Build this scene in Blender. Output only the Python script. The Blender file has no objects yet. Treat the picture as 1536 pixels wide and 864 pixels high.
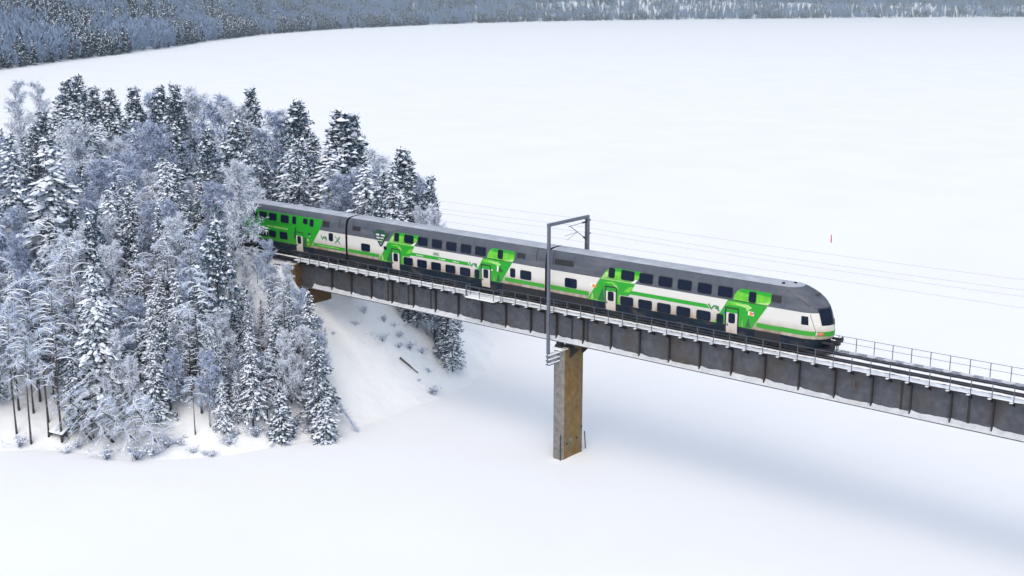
import bpy, bmesh, math, random
import numpy as np
from mathutils import Vector, Matrix, Euler

R = math.radians
scene = bpy.context.scene
COL = scene.collection
random.seed(7)

# ------------------------------------------------------------------ camera
CP = Vector((66.64, -87.056, 26.77))
PITCH, YAW, FPX = 0.22835, 0.87975, 1835.8          # focal length in pixels of a 1536 px wide frame
FWD = Vector((-math.cos(YAW)*math.cos(PITCH), math.sin(YAW)*math.cos(PITCH), -math.sin(PITCH)))
RGT = FWD.cross(Vector((0, 0, 1))).normalized()
UPV = RGT.cross(FWD)
cam_d = bpy.data.cameras.new('camera')
cam = bpy.data.objects.new('camera', cam_d)
COL.objects.link(cam)
m = Matrix((RGT, UPV, -FWD)).transposed().to_4x4()
m.translation = CP
cam.matrix_world = m
cam_d.sensor_fit = 'HORIZONTAL'
cam_d.sensor_width = 36.0
cam_d.lens = 36.0*FPX/1536
cam_d.clip_start = 0.5
cam_d.clip_end = 30000
scene.camera = cam

# ------------------------------------------------------------------ sky, sun, exposure
SUN_EL, SUN_AZ = R(53), R(-62)                      # overcast: one soft high light
world = bpy.data.worlds.new("World")
scene.world = world
world.use_nodes = True
wn = world.node_tree
wn.nodes.clear()
wo = wn.nodes.new('ShaderNodeOutputWorld')
wb = wn.nodes.new('ShaderNodeBackground')
sky = wn.nodes.new('ShaderNodeTexSky')
sky.sky_type = 'NISHITA'
sky.sun_disc = False
sky.sun_elevation = SUN_EL
sky.sun_rotation = R(90) - SUN_AZ
sky.air_density = 1.0
sky.dust_density = 4.0
sky.ozone_density = 1.0
wb.inputs['Strength'].default_value = 0.14
wn.links.new(sky.outputs[0], wb.inputs['Color'])
wn.links.new(wb.outputs[0], wo.inputs['Surface'])
sun_d = bpy.data.lights.new('sun', 'SUN')
sun_d.energy = 0.55
sun_d.angle = R(178)
sun_d.color = (1.0, 0.995, 0.985)
sun = bpy.data.objects.new('sun', sun_d)
COL.objects.link(sun)
sdir = Vector((math.cos(SUN_EL)*math.cos(SUN_AZ), math.cos(SUN_EL)*math.sin(SUN_AZ), math.sin(SUN_EL)))
sun.rotation_euler = sdir.to_track_quat('Z', 'Y').to_euler()
sun.location = (0, 0, 80)
scene.view_settings.view_transform = 'Standard'
scene.view_settings.look = 'None'
scene.view_settings.gamma = 1.0
scene.view_settings.use_curve_mapping = False
scene.view_settings.exposure = 0.47

ICE = -14.6

# ------------------------------------------------------------------ helpers
def ray(px, py):
    return RGT*((px-768)/FPX) - UPV*((py-432)/FPX) + FWD

def at_depth(px, py, d):
    return CP + ray(px, py)*d

def tag(o, label=None, cat=None, group=None, kind=None):
    if label: o['label'] = label
    if cat: o['category'] = cat
    if group: o['group'] = group
    if kind: o['kind'] = kind
    return o

class MB:
    """collects faces for ONE mesh"""
    def __init__(self):
        self.v, self.f, self.m = [], [], []
    def poly(self, pts, mi=0):
        n = len(self.v)
        self.v.extend([tuple(p) for p in pts])
        self.f.append(tuple(range(n, n+len(pts))))
        self.m.append(mi)
    def box(self, x0, x1, y0, y1, z0, z1, mi=0, top=None):
        n = len(self.v)
        self.v += [(x0,y0,z0),(x1,y0,z0),(x1,y1,z0),(x0,y1,z0),(x0,y0,z1),(x1,y0,z1),(x1,y1,z1),(x0,y1,z1)]
        for k, q in enumerate([(0,3,2,1),(4,5,6,7),(0,1,5,4),(1,2,6,5),(2,3,7,6),(3,0,4,7)]):
            self.f.append(tuple(n+i for i in q))
            self.m.append(top if (k == 1 and top is not None) else mi)
    def tube(self, pts, r, n=6, mi=0, cap=True):
        pts = [Vector(p) for p in pts]
        rs = r if isinstance(r, (list, tuple)) else [r]*len(pts)
        base = len(self.v)
        for i, p in enumerate(pts):
            d = (pts[min(i+1, len(pts)-1)] - pts[max(i-1, 0)]).normalized()
            a = Vector((0, 0, 1)) if abs(d.z) < 0.9 else Vector((1, 0, 0))
            s = d.cross(a).normalized(); t = s.cross(d)
            for k in range(n):
                an = 2*math.pi*k/n
                self.v.append(tuple(p + (s*math.cos(an)+t*math.sin(an))*rs[i]))
        for i in range(len(pts)-1):
            for k in range(n):
                a = base+i*n+k; b = base+i*n+(k+1) % n
                self.f.append((a, b, b+n, a+n)); self.m.append(mi)
        if cap:
            self.f.append(tuple(base+k for k in range(n))[::-1]); self.m.append(mi)
            self.f.append(tuple(base+(len(pts)-1)*n+k for k in range(n))); self.m.append(mi)
    def prism(self, poly2, axis, a0, a1, mi=0):
        """polygon in the two other axes, extruded along axis"""
        def mk(p, a):
            return {'x': (a, p[0], p[1]), 'y': (p[0], a, p[1]), 'z': (p[0], p[1], a)}[axis]
        n = len(poly2); b = len(self.v)
        self.v += [mk(p, a0) for p in poly2] + [mk(p, a1) for p in poly2]
        self.f.append(tuple(range(b, b+n))[::-1]); self.m.append(mi)
        self.f.append(tuple(range(b+n, b+2*n))); self.m.append(mi)
        for k in range(n):
            j = (k+1) % n
            self.f.append((b+k, b+j, b+n+j, b+n+k)); self.m.append(mi)
    def mesh(self, name, mats, smooth=False):
        me = bpy.data.meshes.new(name)
        me.from_pydata(self.v, [], self.f)
        for mt in mats: me.materials.append(mt)
        me.polygons.foreach_set('material_index', self.m)
        if smooth: me.polygons.foreach_set('use_smooth', [True]*len(self.f))
        me.update()
        return me
    def build(self, name, mats, parent=None, smooth=False, fix=False, bevel=0):
        if not isinstance(mats, (list, tuple)): mats = [mats]
        me = self.mesh(name, mats, smooth)
        if fix:
            bm = bmesh.new(); bm.from_mesh(me)
            bmesh.ops.recalc_face_normals(bm, faces=bm.faces)
            bm.to_mesh(me); bm.free()
        o = bpy.data.objects.new(name, me)
        COL.objects.link(o)
        if parent: o.parent = parent
        if bevel:
            b = o.modifiers.new('bevel', 'BEVEL'); b.width = bevel; b.segments = 2; b.limit_method = 'ANGLE'
        return o

def empty(name, loc=(0, 0, 0), rz=0):
    o = bpy.data.objects.new(name, None)
    o.empty_display_size = 0.5
    COL.objects.link(o)
    o.location = loc
    o.rotation_euler = (0, 0, rz)
    return o

def link_mesh(name, me, parent=None, loc=(0, 0, 0)):
    o = bpy.data.objects.new(name, me)
    COL.objects.link(o)
    o.parent = parent
    o.location = loc
    return o

# ------------------------------------------------------------------ materials
def mat(name, col, rough=0.6, metal=0.0, spec=0.5, noise=None, bump=None, second=None):
    """noise=(scale, amount): value variation; bump=(scale, strength, distance); second=(colour, scale, lo, hi): patches of another colour"""
    mt = bpy.data.materials.new(name)
    mt.use_nodes = True
    nt = mt.node_tree
    b = nt.nodes['Principled BSDF']
    b.inputs['Base Color'].default_value = (*col, 1)
    b.inputs['Roughness'].default_value = rough
    b.inputs['Metallic'].default_value = metal
    b.inputs['Specular IOR Level'].default_value = spec
    L = nt.links
    tc = nt.nodes.new('ShaderNodeTexCoord')
    src = None
    if noise:
        n = nt.nodes.new('ShaderNodeTexNoise'); n.inputs['Scale'].default_value = noise[0]; n.inputs['Detail'].default_value = 5
        L.new(tc.outputs['Object'], n.inputs['Vector'])
        mr = nt.nodes.new('ShaderNodeMapRange')
        mr.inputs['From Min'].default_value = 0.3; mr.inputs['From Max'].default_value = 0.7
        mr.inputs['To Min'].default_value = 1-noise[1]; mr.inputs['To Max'].default_value = 1+noise[1]
        L.new(n.outputs['Fac'], mr.inputs['Value'])
        mx = nt.nodes.new('ShaderNodeMix'); mx.data_type = 'RGBA'; mx.blend_type = 'MULTIPLY'
        mx.inputs[0].default_value = 1
        mx.inputs[6].default_value = (*col, 1)
        L.new(mr.outputs[0], mx.inputs[7])
        src = mx.outputs[2]
    if second:
        n2 = nt.nodes.new('ShaderNodeTexNoise'); n2.inputs['Scale'].default_value = second[1]; n2.inputs['Detail'].default_value = 6
        mp = nt.nodes.new('ShaderNodeMapping')
        if len(second) > 4: mp.inputs['Scale'].default_value = second[4]
        L.new(tc.outputs['Object'], mp.inputs['Vector']); L.new(mp.outputs[0], n2.inputs['Vector'])
        r2 = nt.nodes.new('ShaderNodeMapRange')
        r2.inputs['From Min'].default_value = second[2]; r2.inputs['From Max'].default_value = second[3]
        L.new(n2.outputs['Fac'], r2.inputs['Value'])
        mx2 = nt.nodes.new('ShaderNodeMix'); mx2.data_type = 'RGBA'
        L.new(r2.outputs[0], mx2.inputs[0])
        if src: L.new(src, mx2.inputs[6])
        else: mx2.inputs[6].default_value = (*col, 1)
        mx2.inputs[7].default_value = (*second[0], 1)
        src = mx2.outputs[2]
    if src: L.new(src, b.inputs['Base Color'])
    if bump:
        n3 = nt.nodes.new('ShaderNodeTexNoise'); n3.inputs['Scale'].default_value = bump[0]; n3.inputs['Detail'].default_value = 6
        L.new(tc.outputs['Object'], n3.inputs['Vector'])
        bp = nt.nodes.new('ShaderNodeBump'); bp.inputs['Strength'].default_value = bump[1]; bp.inputs['Distance'].default_value = bump[2]
        L.new(n3.outputs['Fac'], bp.inputs['Height']); L.new(bp.outputs[0], b.inputs['Normal'])
    return mt

SNOW = (0.83, 0.87, 0.88)
M = {}
M['ice'] = mat('lake_snow', (0.83, 0.87, 0.88), 0.9, spec=0.1, noise=(0.05, 0.02), bump=(0.16, 0.3, 0.35))
M['snow'] = mat('snow', SNOW, 0.9, spec=0.1, bump=(1.5, 0.3, 0.12))
M['shaded_snow'] = mat('shade_toned_flange_snow', (0.56, 0.60, 0.63), 0.9, spec=0.1, noise=(2.0, 0.12))  # greyer than plain snow: shade on the flange put into the colour
M['walk_snow'] = mat('shade_toned_walkway_snow', (0.62, 0.67, 0.71), 0.9, spec=0.1, noise=(1.5, 0.15))  # blue-grey shade of the walkway snow painted into its base colour
M['land'] = mat('snowy_ground', SNOW, 0.9, spec=0.1, noise=(0.3, 0.03), bump=(0.8, 0.5, 0.35))
M['needle'] = mat('needles', (0.038, 0.075, 0.100), 0.8, spec=0.2, noise=(0.8, 0.4))  # blue sky light is tinted into the needle, frost and twig colours here
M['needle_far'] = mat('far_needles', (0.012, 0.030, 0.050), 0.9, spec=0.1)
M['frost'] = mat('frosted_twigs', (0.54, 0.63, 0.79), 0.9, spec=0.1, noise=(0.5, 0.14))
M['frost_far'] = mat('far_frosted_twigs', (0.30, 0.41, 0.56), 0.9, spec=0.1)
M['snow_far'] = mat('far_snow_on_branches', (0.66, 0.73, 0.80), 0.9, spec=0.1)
M['hoar'] = mat('heavy_hoar_frost', (0.76, 0.82, 0.90), 0.9, spec=0.1, noise=(0.5, 0.10))
M['twig'] = mat('bare_twigs', (0.13, 0.15, 0.22), 0.9, spec=0.1)
M['pad'] = mat('snow_on_branches', (0.79, 0.85, 0.91), 0.9, spec=0.1)
M['bark'] = mat('pine_bark', (0.060, 0.055, 0.058), 0.9, noise=(3, 0.4))
M['birch'] = mat('birch_bark', (0.33, 0.32, 0.33), 0.9, second=((0.05, 0.045, 0.05), 2.5, 0.52, 0.6, (1, 1, 3)))
# train paint
def grime(name, col, rough=0.35, z0=1.2, z1=2.4, dirt=(0.24, 0.165, 0.085), amt=0.5):
    """paint with streaky road dirt thrown up over its lower edge"""
    mt = mat(name, col, rough)
    nt = mt.node_tree; L = nt.links; b = nt.nodes['Principled BSDF']
    tc = nt.nodes.new('ShaderNodeTexCoord'); sp = nt.nodes.new('ShaderNodeSeparateXYZ')
    L.new(tc.outputs['Object'], sp.inputs[0])
    r = nt.nodes.new('ShaderNodeMapRange'); r.inputs['From Min'].default_value = z1; r.inputs['From Max'].default_value = z0
    L.new(sp.outputs['Z'], r.inputs['Value'])
    mp = nt.nodes.new('ShaderNodeMapping'); mp.inputs['Scale'].default_value = (1.6, 1, 0.35)
    L.new(tc.outputs['Object'], mp.inputs['Vector'])
    n = nt.nodes.new('ShaderNodeTexNoise'); n.inputs['Scale'].default_value = 1.3; n.inputs['Detail'].default_value = 7
    L.new(mp.outputs[0], n.inputs['Vector'])
    mu = nt.nodes.new('ShaderNodeMath'); mu.operation = 'MULTIPLY'
    L.new(r.outputs[0], mu.inputs[0]); L.new(n.outputs['Fac'], mu.inputs[1])
    m2 = nt.nodes.new('ShaderNodeMath'); m2.operation = 'MULTIPLY'; m2.use_clamp = True
    L.new(mu.outputs[0], m2.inputs[0]); m2.inputs[1].default_value = amt*2
    mx = nt.nodes.new('ShaderNodeMix'); mx.data_type = 'RGBA'
    L.new(m2.outputs[0], mx.inputs[0]); mx.inputs[6].default_value = (*col, 1); mx.inputs[7].default_value = (*dirt, 1)
    L.new(mx.outputs[2], b.inputs['Base Color'])
    return mt
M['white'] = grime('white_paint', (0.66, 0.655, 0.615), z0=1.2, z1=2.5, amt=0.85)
M['grey'] = mat('dark_grey_paint', (0.078, 0.092, 0.115), 0.5, spec=0.3, noise=(1.5, 0.12), second=((0.13, 0.14, 0.155), 0.9, 0.5, 0.75, (0.35, 1, 1.5)))
M['roof'] = mat('roof_grey', (0.40, 0.44, 0.48), 0.6, noise=(0.9, 0.15), second=((0.6, 0.62, 0.65), 1.2, 0.56, 0.8, (0.4, 1, 1)))
M['skirt'] = mat('navy_skirt', (0.007, 0.016, 0.027), 0.6, spec=0.15, noise=(1.2, 0.3), second=((0.085, 0.075, 0.065), 1.1, 0.52, 0.80, (0.6, 1, 1.6)))
M['green'] = grime('green_paint', (0.008, 0.33, 0.010), 0.5, amt=0.18)
M['lime'] = mat('light_green_paint', (0.12, 0.52, 0.025), 0.45, noise=(2.2, 0.25))
M['palelime'] = mat('pale_green_paint', (0.34, 0.62, 0.17), 0.5, noise=(2.2, 0.2))
M['dgreen'] = mat('dark_green_paint', (0.008, 0.12, 0.03), 0.4)
M['badge'] = mat('badge_green', (0.012, 0.065, 0.035), 0.4)
M['logo'] = mat('logo_green', (0.01, 0.22, 0.04), 0.4)
M['orange'] = mat('orange_print', (0.75, 0.22, 0.02), 0.5)
M['blue'] = mat('blue_print', (0.03, 0.07, 0.45), 0.5)
M['purewhite'] = mat('white_print', (0.78, 0.78, 0.76), 0.5)
M['dark'] = mat('underframe_black', (0.008, 0.009, 0.012), 0.6, noise=(3, 0.3))
M['rubber'] = mat('black_rubber', (0.02, 0.02, 0.022), 0.8)
M['glass'] = mat('tinted_glass', (0.004, 0.010, 0.028), 0.12, spec=0.14)
M['ventg'] = mat('vent_grille', (0.045, 0.045, 0.055), 0.6)
M['lamp'] = mat('red_lamp_glass', (0.55, 0.16, 0.12), 0.25)
M['lampw'] = mat('clear_lamp_glass', (0.7, 0.68, 0.6), 0.2)
# bridge
M['steel'] = mat('weathered_girder_steel', (0.066, 0.072, 0.086), 0.65, noise=(2.2, 0.3), bump=(6, 0.2, 0.02),
                 second=((0.060, 0.046, 0.036), 0.45, 0.50, 0.76, (1, 1, 0.5)))
M['stiff'] = mat('stiffener_steel', (0.024, 0.021, 0.022), 0.7, noise=(3, 0.3))
M['galv'] = mat('galvanised_steel', (0.13, 0.15, 0.19), 0.5, metal=0.3, noise=(3, 0.15))
M['grating'] = mat('walkway_grating', (0.27, 0.30, 0.34), 0.7, noise=(1.5, 0.35))
M['rail_paint'] = mat('railing_grey', (0.085, 0.10, 0.135), 0.6)
M['rail'] = mat('rail_steel', (0.05, 0.045, 0.045), 0.45, metal=0.5)
M['timber'] = mat('dark_sleeper_timber', (0.035, 0.032, 0.035), 0.9, noise=(4, 0.3))
M['conc'] = mat('pier_concrete', (0.20, 0.195, 0.18), 0.9, noise=(2.5, 0.3), bump=(5, 0.3, 0.03))
M['rust'] = mat('rust_stained_concrete', (0.19, 0.118, 0.036), 0.9, noise=(2.0, 0.3), bump=(5, 0.3, 0.03),
                second=((0.15, 0.13, 0.10), 1.0, 0.5, 0.72, (1, 1.3, 0.22)))
M['abut'] = mat('brown_abutment_concrete', (0.10, 0.055, 0.022), 0.9, noise=(2.5, 0.35), bump=(5, 0.3, 0.03))
M['insul'] = mat('insulator_brown', (0.03, 0.02, 0.02), 0.3)
M['wire'] = mat('overhead_wire_metal', (0.30, 0.31, 0.33), 0.5, metal=0.5)
M['red'] = mat('red_marker_paint', (0.60, 0.012, 0.06), 0.5)
M['rustp'] = mat('rusty_paint', (0.045, 0.024, 0.016), 0.7)

# ------------------------------------------------------------------ lake and land
def smooth(t):
    t = min(max(t, 0), 1)
    return t*t*(3-2*t)

def vnoise(x, y):
    return (math.sin(x*.31+1.3)*math.cos(y*.27-.4) + .5*math.sin(x*.73-y*.61+2) + .3*math.sin(x*1.7+y*1.3))/1.8

LAND = [(-21.0, -3), (-21.0, -10), (-25.5, -20.5), (-32, -25.5), (-39, -31.5), (-48, -41), (-70, -66), (-140, -120), (-420, -300),
        (-520, -40), (-330, 62), (-230, 72), (-160, 62), (-110, 50), (-76, 42), (-56, 36), (-42, 30), (-34, 21), (-28, 12), (-23, 4)]

def land_dist(x, y):
    """signed distance to the shoreline, positive on land"""
    inside = False
    best = 1e18
    n = len(LAND)
    for i in range(n):
        x0, y0 = LAND[i]; x1, y1 = LAND[(i+1) % n]
        if (y0 > y) != (y1 > y) and x < (x1-x0)*(y-y0)/(y1-y0)+x0: inside = not inside
        dx, dy = x1-x0, y1-y0
        t = max(0, min(1, ((x-x0)*dx+(y-y0)*dy)/(dx*dx+dy*dy)))
        d = (x-x0-t*dx)**2+(y-y0-t*dy)**2
        best = min(best, d)
    d = math.sqrt(best)
    return d if inside else -d

def ground(x, y):
    d = land_dist(x, y)
    if d < -9: return ICE-1.2
    nat = ICE-0.02 + (0.05*d if d < 0 else 7.5*(1-math.exp(-d/14)))
    if d > 0: nat += 0.35*vnoise(x, y)*min(1, d/4)
    # railway embankment
    a = max(x+34.4, 0)*1.0
    b = max(abs(y)-3.6, 0)*0.6
    emb = -0.95-math.hypot(a, b)
    if x > -34.2 and abs(y) < 3.0: emb = min(emb, -4.85-max(x+32.9, 0)*0.78)
    if x > -33.4: emb += 0.25*vnoise(x*1.5, y*1.5)
    k = 2.4
    h = max(k-abs(nat-emb), 0)/k
    return max(nat, emb)+h*h*k*0.25 if d > -6 else nat

mb = MB()
# lake ice: one large sheet reaching the horizon, finer near the bridge
rings = [0, 30, 60, 90, 120, 160, 220, 300, 420, 600, 900, 1400, 2200, 3600, 6000, 9500]
nseg = 72
pts = [[(0, 0, ICE)]]
for r_ in rings[1:]:
    pts.append([(r_*math.cos(2*math.pi*k/nseg), r_*math.sin(2*math.pi*k/nseg), ICE) for k in range(nseg)])
mb.v = [(0, 0, ICE)]
for rg in pts[1:]: mb.v += rg
for k in range(nseg):
    mb.f.append((0, 1+k, 1+(k+1) % nseg)); mb.m.append(0)
for i in range(len(rings)-2):
    for k in range(nseg):
        a = 1+i*nseg+k; b = 1+i*nseg+(k+1) % nseg
        mb.f.append((a, a+nseg, b+nseg, b)); mb.m.append(0)
lake = mb.build('frozen_lake', M['ice'])
tag(lake, 'flat snow-covered lake ice stretching to the far shore', 'lake', kind='structure')

def grid_land(xs, ys, name):
    g = MB()
    for y in ys:
        for x in xs: g.v.append((x, y, ground(x, y)))
    nx = len(xs)
    for j in range(len(ys)-1):
        for i in range(nx-1):
            a = j*nx+i
            q = (a, a+1, a+nx+1, a+nx)
            if max(g.v[k][2] for k in q) > ICE-0.42:
                g.f.append(q); g.m.append(0)
    return g
xs = [-520+20*i for i in range(19)] + [-140+4*i for i in range(12)] + [-92+1.4*i for i in range(56)]
ys = [-320+20*i for i in range(12)] + [-84+4*i for i in range(9)] + [-48+1.4*i for i in range(63)] + [40+5*i for i in range(12)]
xs = sorted(set(round(x, 2) for x in xs)); ys = sorted(set(round(y, 2) for y in ys))
land = grid_land(xs, ys, 'peninsula').build('peninsula_ground', M['land'], smooth=True)
tag(land, 'snowy wooded peninsula with the railway embankment', 'ground', kind='structure')

# far shore: land rising behind the lake
FSH = [(-500, 172), (-250, 138), (-120, 121), (0, 104), (100, 92), (200, 79.5), (300, 64), (400, 51.5), (500, 44.5), (600, 39.5), (700, 35.5), (800, 32.8), (950, 30.6),
       (1080, 29.2), (1180, 28), (1350, 26.6), (1536, 25.8), (1750, 25.2), (2050, 25)]
def shore_pt(px, py):
    d = ray(px, py)
    t = (ICE-CP.z)/d.z
    return CP+d*t
fs = []
for i in range(len(FSH)-1):
    a = shore_pt(*FSH[i]); b = shore_pt(*FSH[i+1])
    n = max(2, int((b-a).length/45))
    for k in range(n):
        p = a.lerp(b, k/n)
        out = Vector((p.x-CP.x, p.y-CP.y, 0))
        D = out.length; out.normalize()
        w = 9*math.sin(p.x*.021)+6*math.sin(p.y*.047+1)
        fs.append((p+out*w, out, D))
FT = [-30, 0, 12, 40, 90, 160, 250, 360, 500, 680, 900, 1300, 2000]
def far_z(i, t):
    p, out, D = fs[i]
    x, y = p.x+out.x*t, p.y+out.y*t
    if t < 0: return ICE-2.5
    hh = 46+10*math.sin(i*.13)+6*math.sin(i*.31+2)
    return ICE-0.15+1.2*smooth(t/15)+hh*smooth(t/720)+2.2*math.sin(x*.02)*math.cos(y*.017)*smooth(t/120)
g = MB()
for i in range(len(fs)):
    p, out, D = fs[i]
    for t in FT:
        g.v.append((p.x+out.x*t, p.y+out.y*t, far_z(i, t)))
nt_ = len(FT)
for i in range(len(fs)-1):
    for j in range(nt_-1):
        a = i*nt_+j
        g.f.append((a, a+nt_, a+nt_+1, a+1)); g.m.append(0)
far = g.build('far_shore', M['land'], smooth=True, fix=True)
tag(far, 'low snowy hills rising along the far lake shore', 'hill', kind='structure')

# ------------------------------------------------------------------ tree meshes (numpy face soup per part)
class Soup:
    def __init__(self):
        self.tv, self.tm = [], []      # triangles (n,3,3) and material
    def tris(self, a, mi):
        a = np.asarray(a, float)
        if len(a): self.tv.append(a); self.tm.append(np.full(len(a), mi))
    def quads(self, a, mi):
        a = np.asarray(a, float)
        if len(a):
            self.tris(a[:, [0, 1, 2]], mi); self.tris(a[:, [0, 2, 3]], mi)
    def mesh(self, name, mats):
        v = np.concatenate(self.tv); mi = np.concatenate(self.tm)
        n = len(v)
        me = bpy.data.meshes.new(name)
        me.vertices.add(3*n); me.vertices.foreach_set('co', v.reshape(-1).astype(np.float32))
        me.loops.add(3*n); me.loops.foreach_set('vertex_index', np.arange(3*n, dtype=np.int32))
        me.polygons.add(n); me.polygons.foreach_set('loop_start', np.arange(0, 3*n, 3, dtype=np.int32))
        for mt in mats: me.materials.append(mt)
        me.polygons.foreach_set('material_index', mi.astype(np.int32))
        me.update(calc_edges=True)
        me.validate()
        return me

def norm(a):
    return a/np.maximum(np.linalg.norm(a, axis=-1, keepdims=True), 1e-9)

def ribbons(rng, p0, p1, w):
    d = p1-p0
    s = norm(np.cross(d, rng.normal(size=d.shape)))*np.asarray(w).reshape(-1, 1)*0.5
    return np.stack([p0-s, p0+s, p1+s*0.5, p1-s*0.5], 1)

def leafs(rng, c, d, L, w):
    """pointed blades from c along d"""
    s = norm(np.cross(d, rng.normal(size=d.shape)))*np.asarray(w).reshape(-1, 1)*0.5
    mid = c+d*(np.asarray(L)*0.45).reshape(-1, 1)
    tip = c+d*np.asarray(L).reshape(-1, 1)
    return np.stack([c, mid+s, tip, mid-s], 1)

def domes(rng, c, r, h, k=6, D=None):
    """irregular little snow pads: fan of k triangles, bulging up, drooping rim"""
    n = len(c)
    an = (np.arange(k)/k*2*np.pi)[None, :]+rng.uniform(0, 6, (n, 1))
    rr = np.asarray(r).reshape(-1, 1)*rng.uniform(0.55, 1.25, (n, k))
    rim = np.stack([c[:, None, 0]+np.cos(an)*rr, c[:, None, 1]+np.sin(an)*rr, c[:, None, 2]-rng.uniform(0.15, 0.7, (n, k))*np.asarray(r).reshape(-1, 1)*0.8], 2)
    if D is not None:
        off = rim-c[:, None, :]
        al = (off*D[:, None, :]*np.array([1, 1, 0])).sum(2)
        rim = rim+D[:, None, :]*np.array([1, 1, 0])*(al*0.85)[:, :, None]
        rim[:, :, 2] -= 0.45*al
    top = c+np.stack([np.zeros(n), np.zeros(n), np.asarray(h)], 1)
    t = []
    for i in range(k):
        t.append(np.stack([top, rim[:, i], rim[:, (i+1) % k]], 1))
    return np.concatenate(t)

def trunk_mesh(name, H, r0, m_, seed, lean=0.3, forks=0):
    rng = random.Random(seed)
    b = MB()
    pts = []
    ax, ay = rng.uniform(-lean, lean), rng.uniform(-lean, lean)
    for k in range(9):
        t = k/8
        pts.append((ax*t*t+0.05*math.sin(3*t+seed), ay*t*t+0.05*math.cos(4*t+seed), H*t-0.3*(k == 0)))
    b.tube(pts, [r0*(1-0.88*k/8)*(1.25 if k == 0 else 1) for k in range(9)], n=7)
    return b.mesh(name, [m_], smooth=True)

def conifer(seed, H=16., Rm=2.7, nw=27, snow=0.75, base=0.12, droop=1.0, bare=0.0, padr=0.30):
    rng = np.random.default_rng(seed)
    s = Soup()
    C, D, W = [], [], []
    for k in range(nw):
        u = (k+rng.uniform(-.3, .3))/(nw-1)
        zw = H*(base+(0.985-base)*max(u, 0))
        r = Rm*(max(1-u, 0)**0.75*(0.55+0.6*min(1, u*5+0.4)))*rng.uniform(.7, 1.15)+0.12
        nb = rng.integers(5, 8)
        a0 = rng.uniform(0, 6.28)
        for j in range(nb):
            if rng.random() < bare: continue
            an = a0+j*6.283/nb+rng.uniform(-.35, .35)
            rl = r*rng.uniform(.55, 1.2)
            z = zw+rng.normal(0, H*.016)
            n = max(2, int(rl/0.33))
            t = (np.arange(n)+rng.uniform(.3, 1, n))/n
            zz = z+rl*(0.22*t-0.62*droop*t*t)
            lat = rng.normal(0, .13, n)*rl*t*0.9
            c = np.stack([np.cos(an)*rl*t-np.sin(an)*lat, np.sin(an)*rl*t+np.cos(an)*lat, zz], 1)
            C.append(c)
            dd = np.tile([np.cos(an), np.sin(an), -0.45*droop], (n, 1)); D.append(dd)
            W.append(np.full(n, 0.6+0.6*rl/Rm))
            bw = np.stack([np.array([0, 0, z]), c[-1]])
            s.quads(ribbons(rng, bw[:1], bw[1:], [0.07]), 2)
    C = np.concatenate(C); D = np.concatenate(D); W = np.concatenate(W)
    n = len(C)
    for q in range(6):
        d = norm(D+rng.normal(0, .62, (n, 3))+np.array([0, 0, -0.15]))
        s.quads(leafs(rng, C+rng.normal(0, .07, (n, 3)), d, rng.uniform(.32, .6, n)*W, rng.uniform(.13, .24, n)*W*(.7 if q > 3 else 1)), 3 if q > 3 else 0)
    for q in range(4):
        kp = rng.random(n) < snow*.8
        cc = C[kp]+rng.normal(0, .16, (kp.sum(), 3))+np.array([0, 0, .07])+D[kp]*0.15
        rr = rng.uniform(.35, 1.0, len(cc))*padr*.72*W[kp]
        s.tris(domes(rng, cc, rr, rr*rng.uniform(.25, .5, len(cc)), 6, D[kp]), 1)
    # leader
    s.quads(leafs(rng, np.tile([0, 0, H*0.95], (8, 1)), norm(rng.normal(0, .3, (8, 3))+[0, 0, 1.]), np.full(8, H*.06), np.full(8, .14)), 0)
    return s.mesh('crown', [M['needle'], M['pad'], M['bark'], M['frost']])

def pine(seed, H=17., Rm=2.4, base=0.38, n=230, snow=0.6):
    rng = np.random.default_rng(seed)
    s = Soup()
    u = rng.uniform(0, 1, n)**0.85
    z = H*(base+(1-base)*u)
    prof = np.minimum(1, (u+.12)*3.2)*(1-u)**0.85*rng.uniform(.75, 1.25, n)*1.12+.05
    # whorled limbs: azimuth clusters
    an = rng.uniform(0, 6.283, n)
    rr = Rm*prof*np.sqrt(rng.uniform(.12, 1, n))
    C = np.stack([np.cos(an)*rr, np.sin(an)*rr, z-0.12*rr], 1)
    C[:, 2] = np.round(C[:, 2]/0.8)*0.8+rng.normal(0, .2, n)
    out = np.stack([np.cos(an), np.sin(an), np.full(n, .45)], 1)
    root = np.stack([np.zeros(n), np.zeros(n), C[:, 2]-0.35*rr], 1)
    s.quads(ribbons(rng, root, C, np.full(n, .07)), 2)
    for q in range(16):
        d = norm(out*0.6+rng.normal(0, .8, (n, 3)))
        s.quads(leafs(rng, C+rng.normal(0, .16, (n, 3)), d, rng.uniform(.3, .6, n), rng.uniform(.10, .2, n)*(.7 if q > 10 else 1)), 3 if q > 10 else 0)
    for q in range(3):
        kp = rng.random(n) < snow
        cc = C[kp]+rng.normal(0, .2, (kp.sum(), 3))+np.array([0, 0, .2])
        r2 = rng.uniform(.14, .36, len(cc))
        s.tris(domes(rng, cc, r2, r2*.5, 6), 1)
    s.quads(leafs(rng, np.tile([0, 0, H*.965], (14, 1)), norm(rng.normal(0, .3, (14, 3))+[0, 0, 1.]), rng.uniform(.4, 1.0, 14), np.full(14, .16)), 0)
    return s.mesh('crown', [M['needle'], M['pad'], M['bark'], M['frost']])

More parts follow.
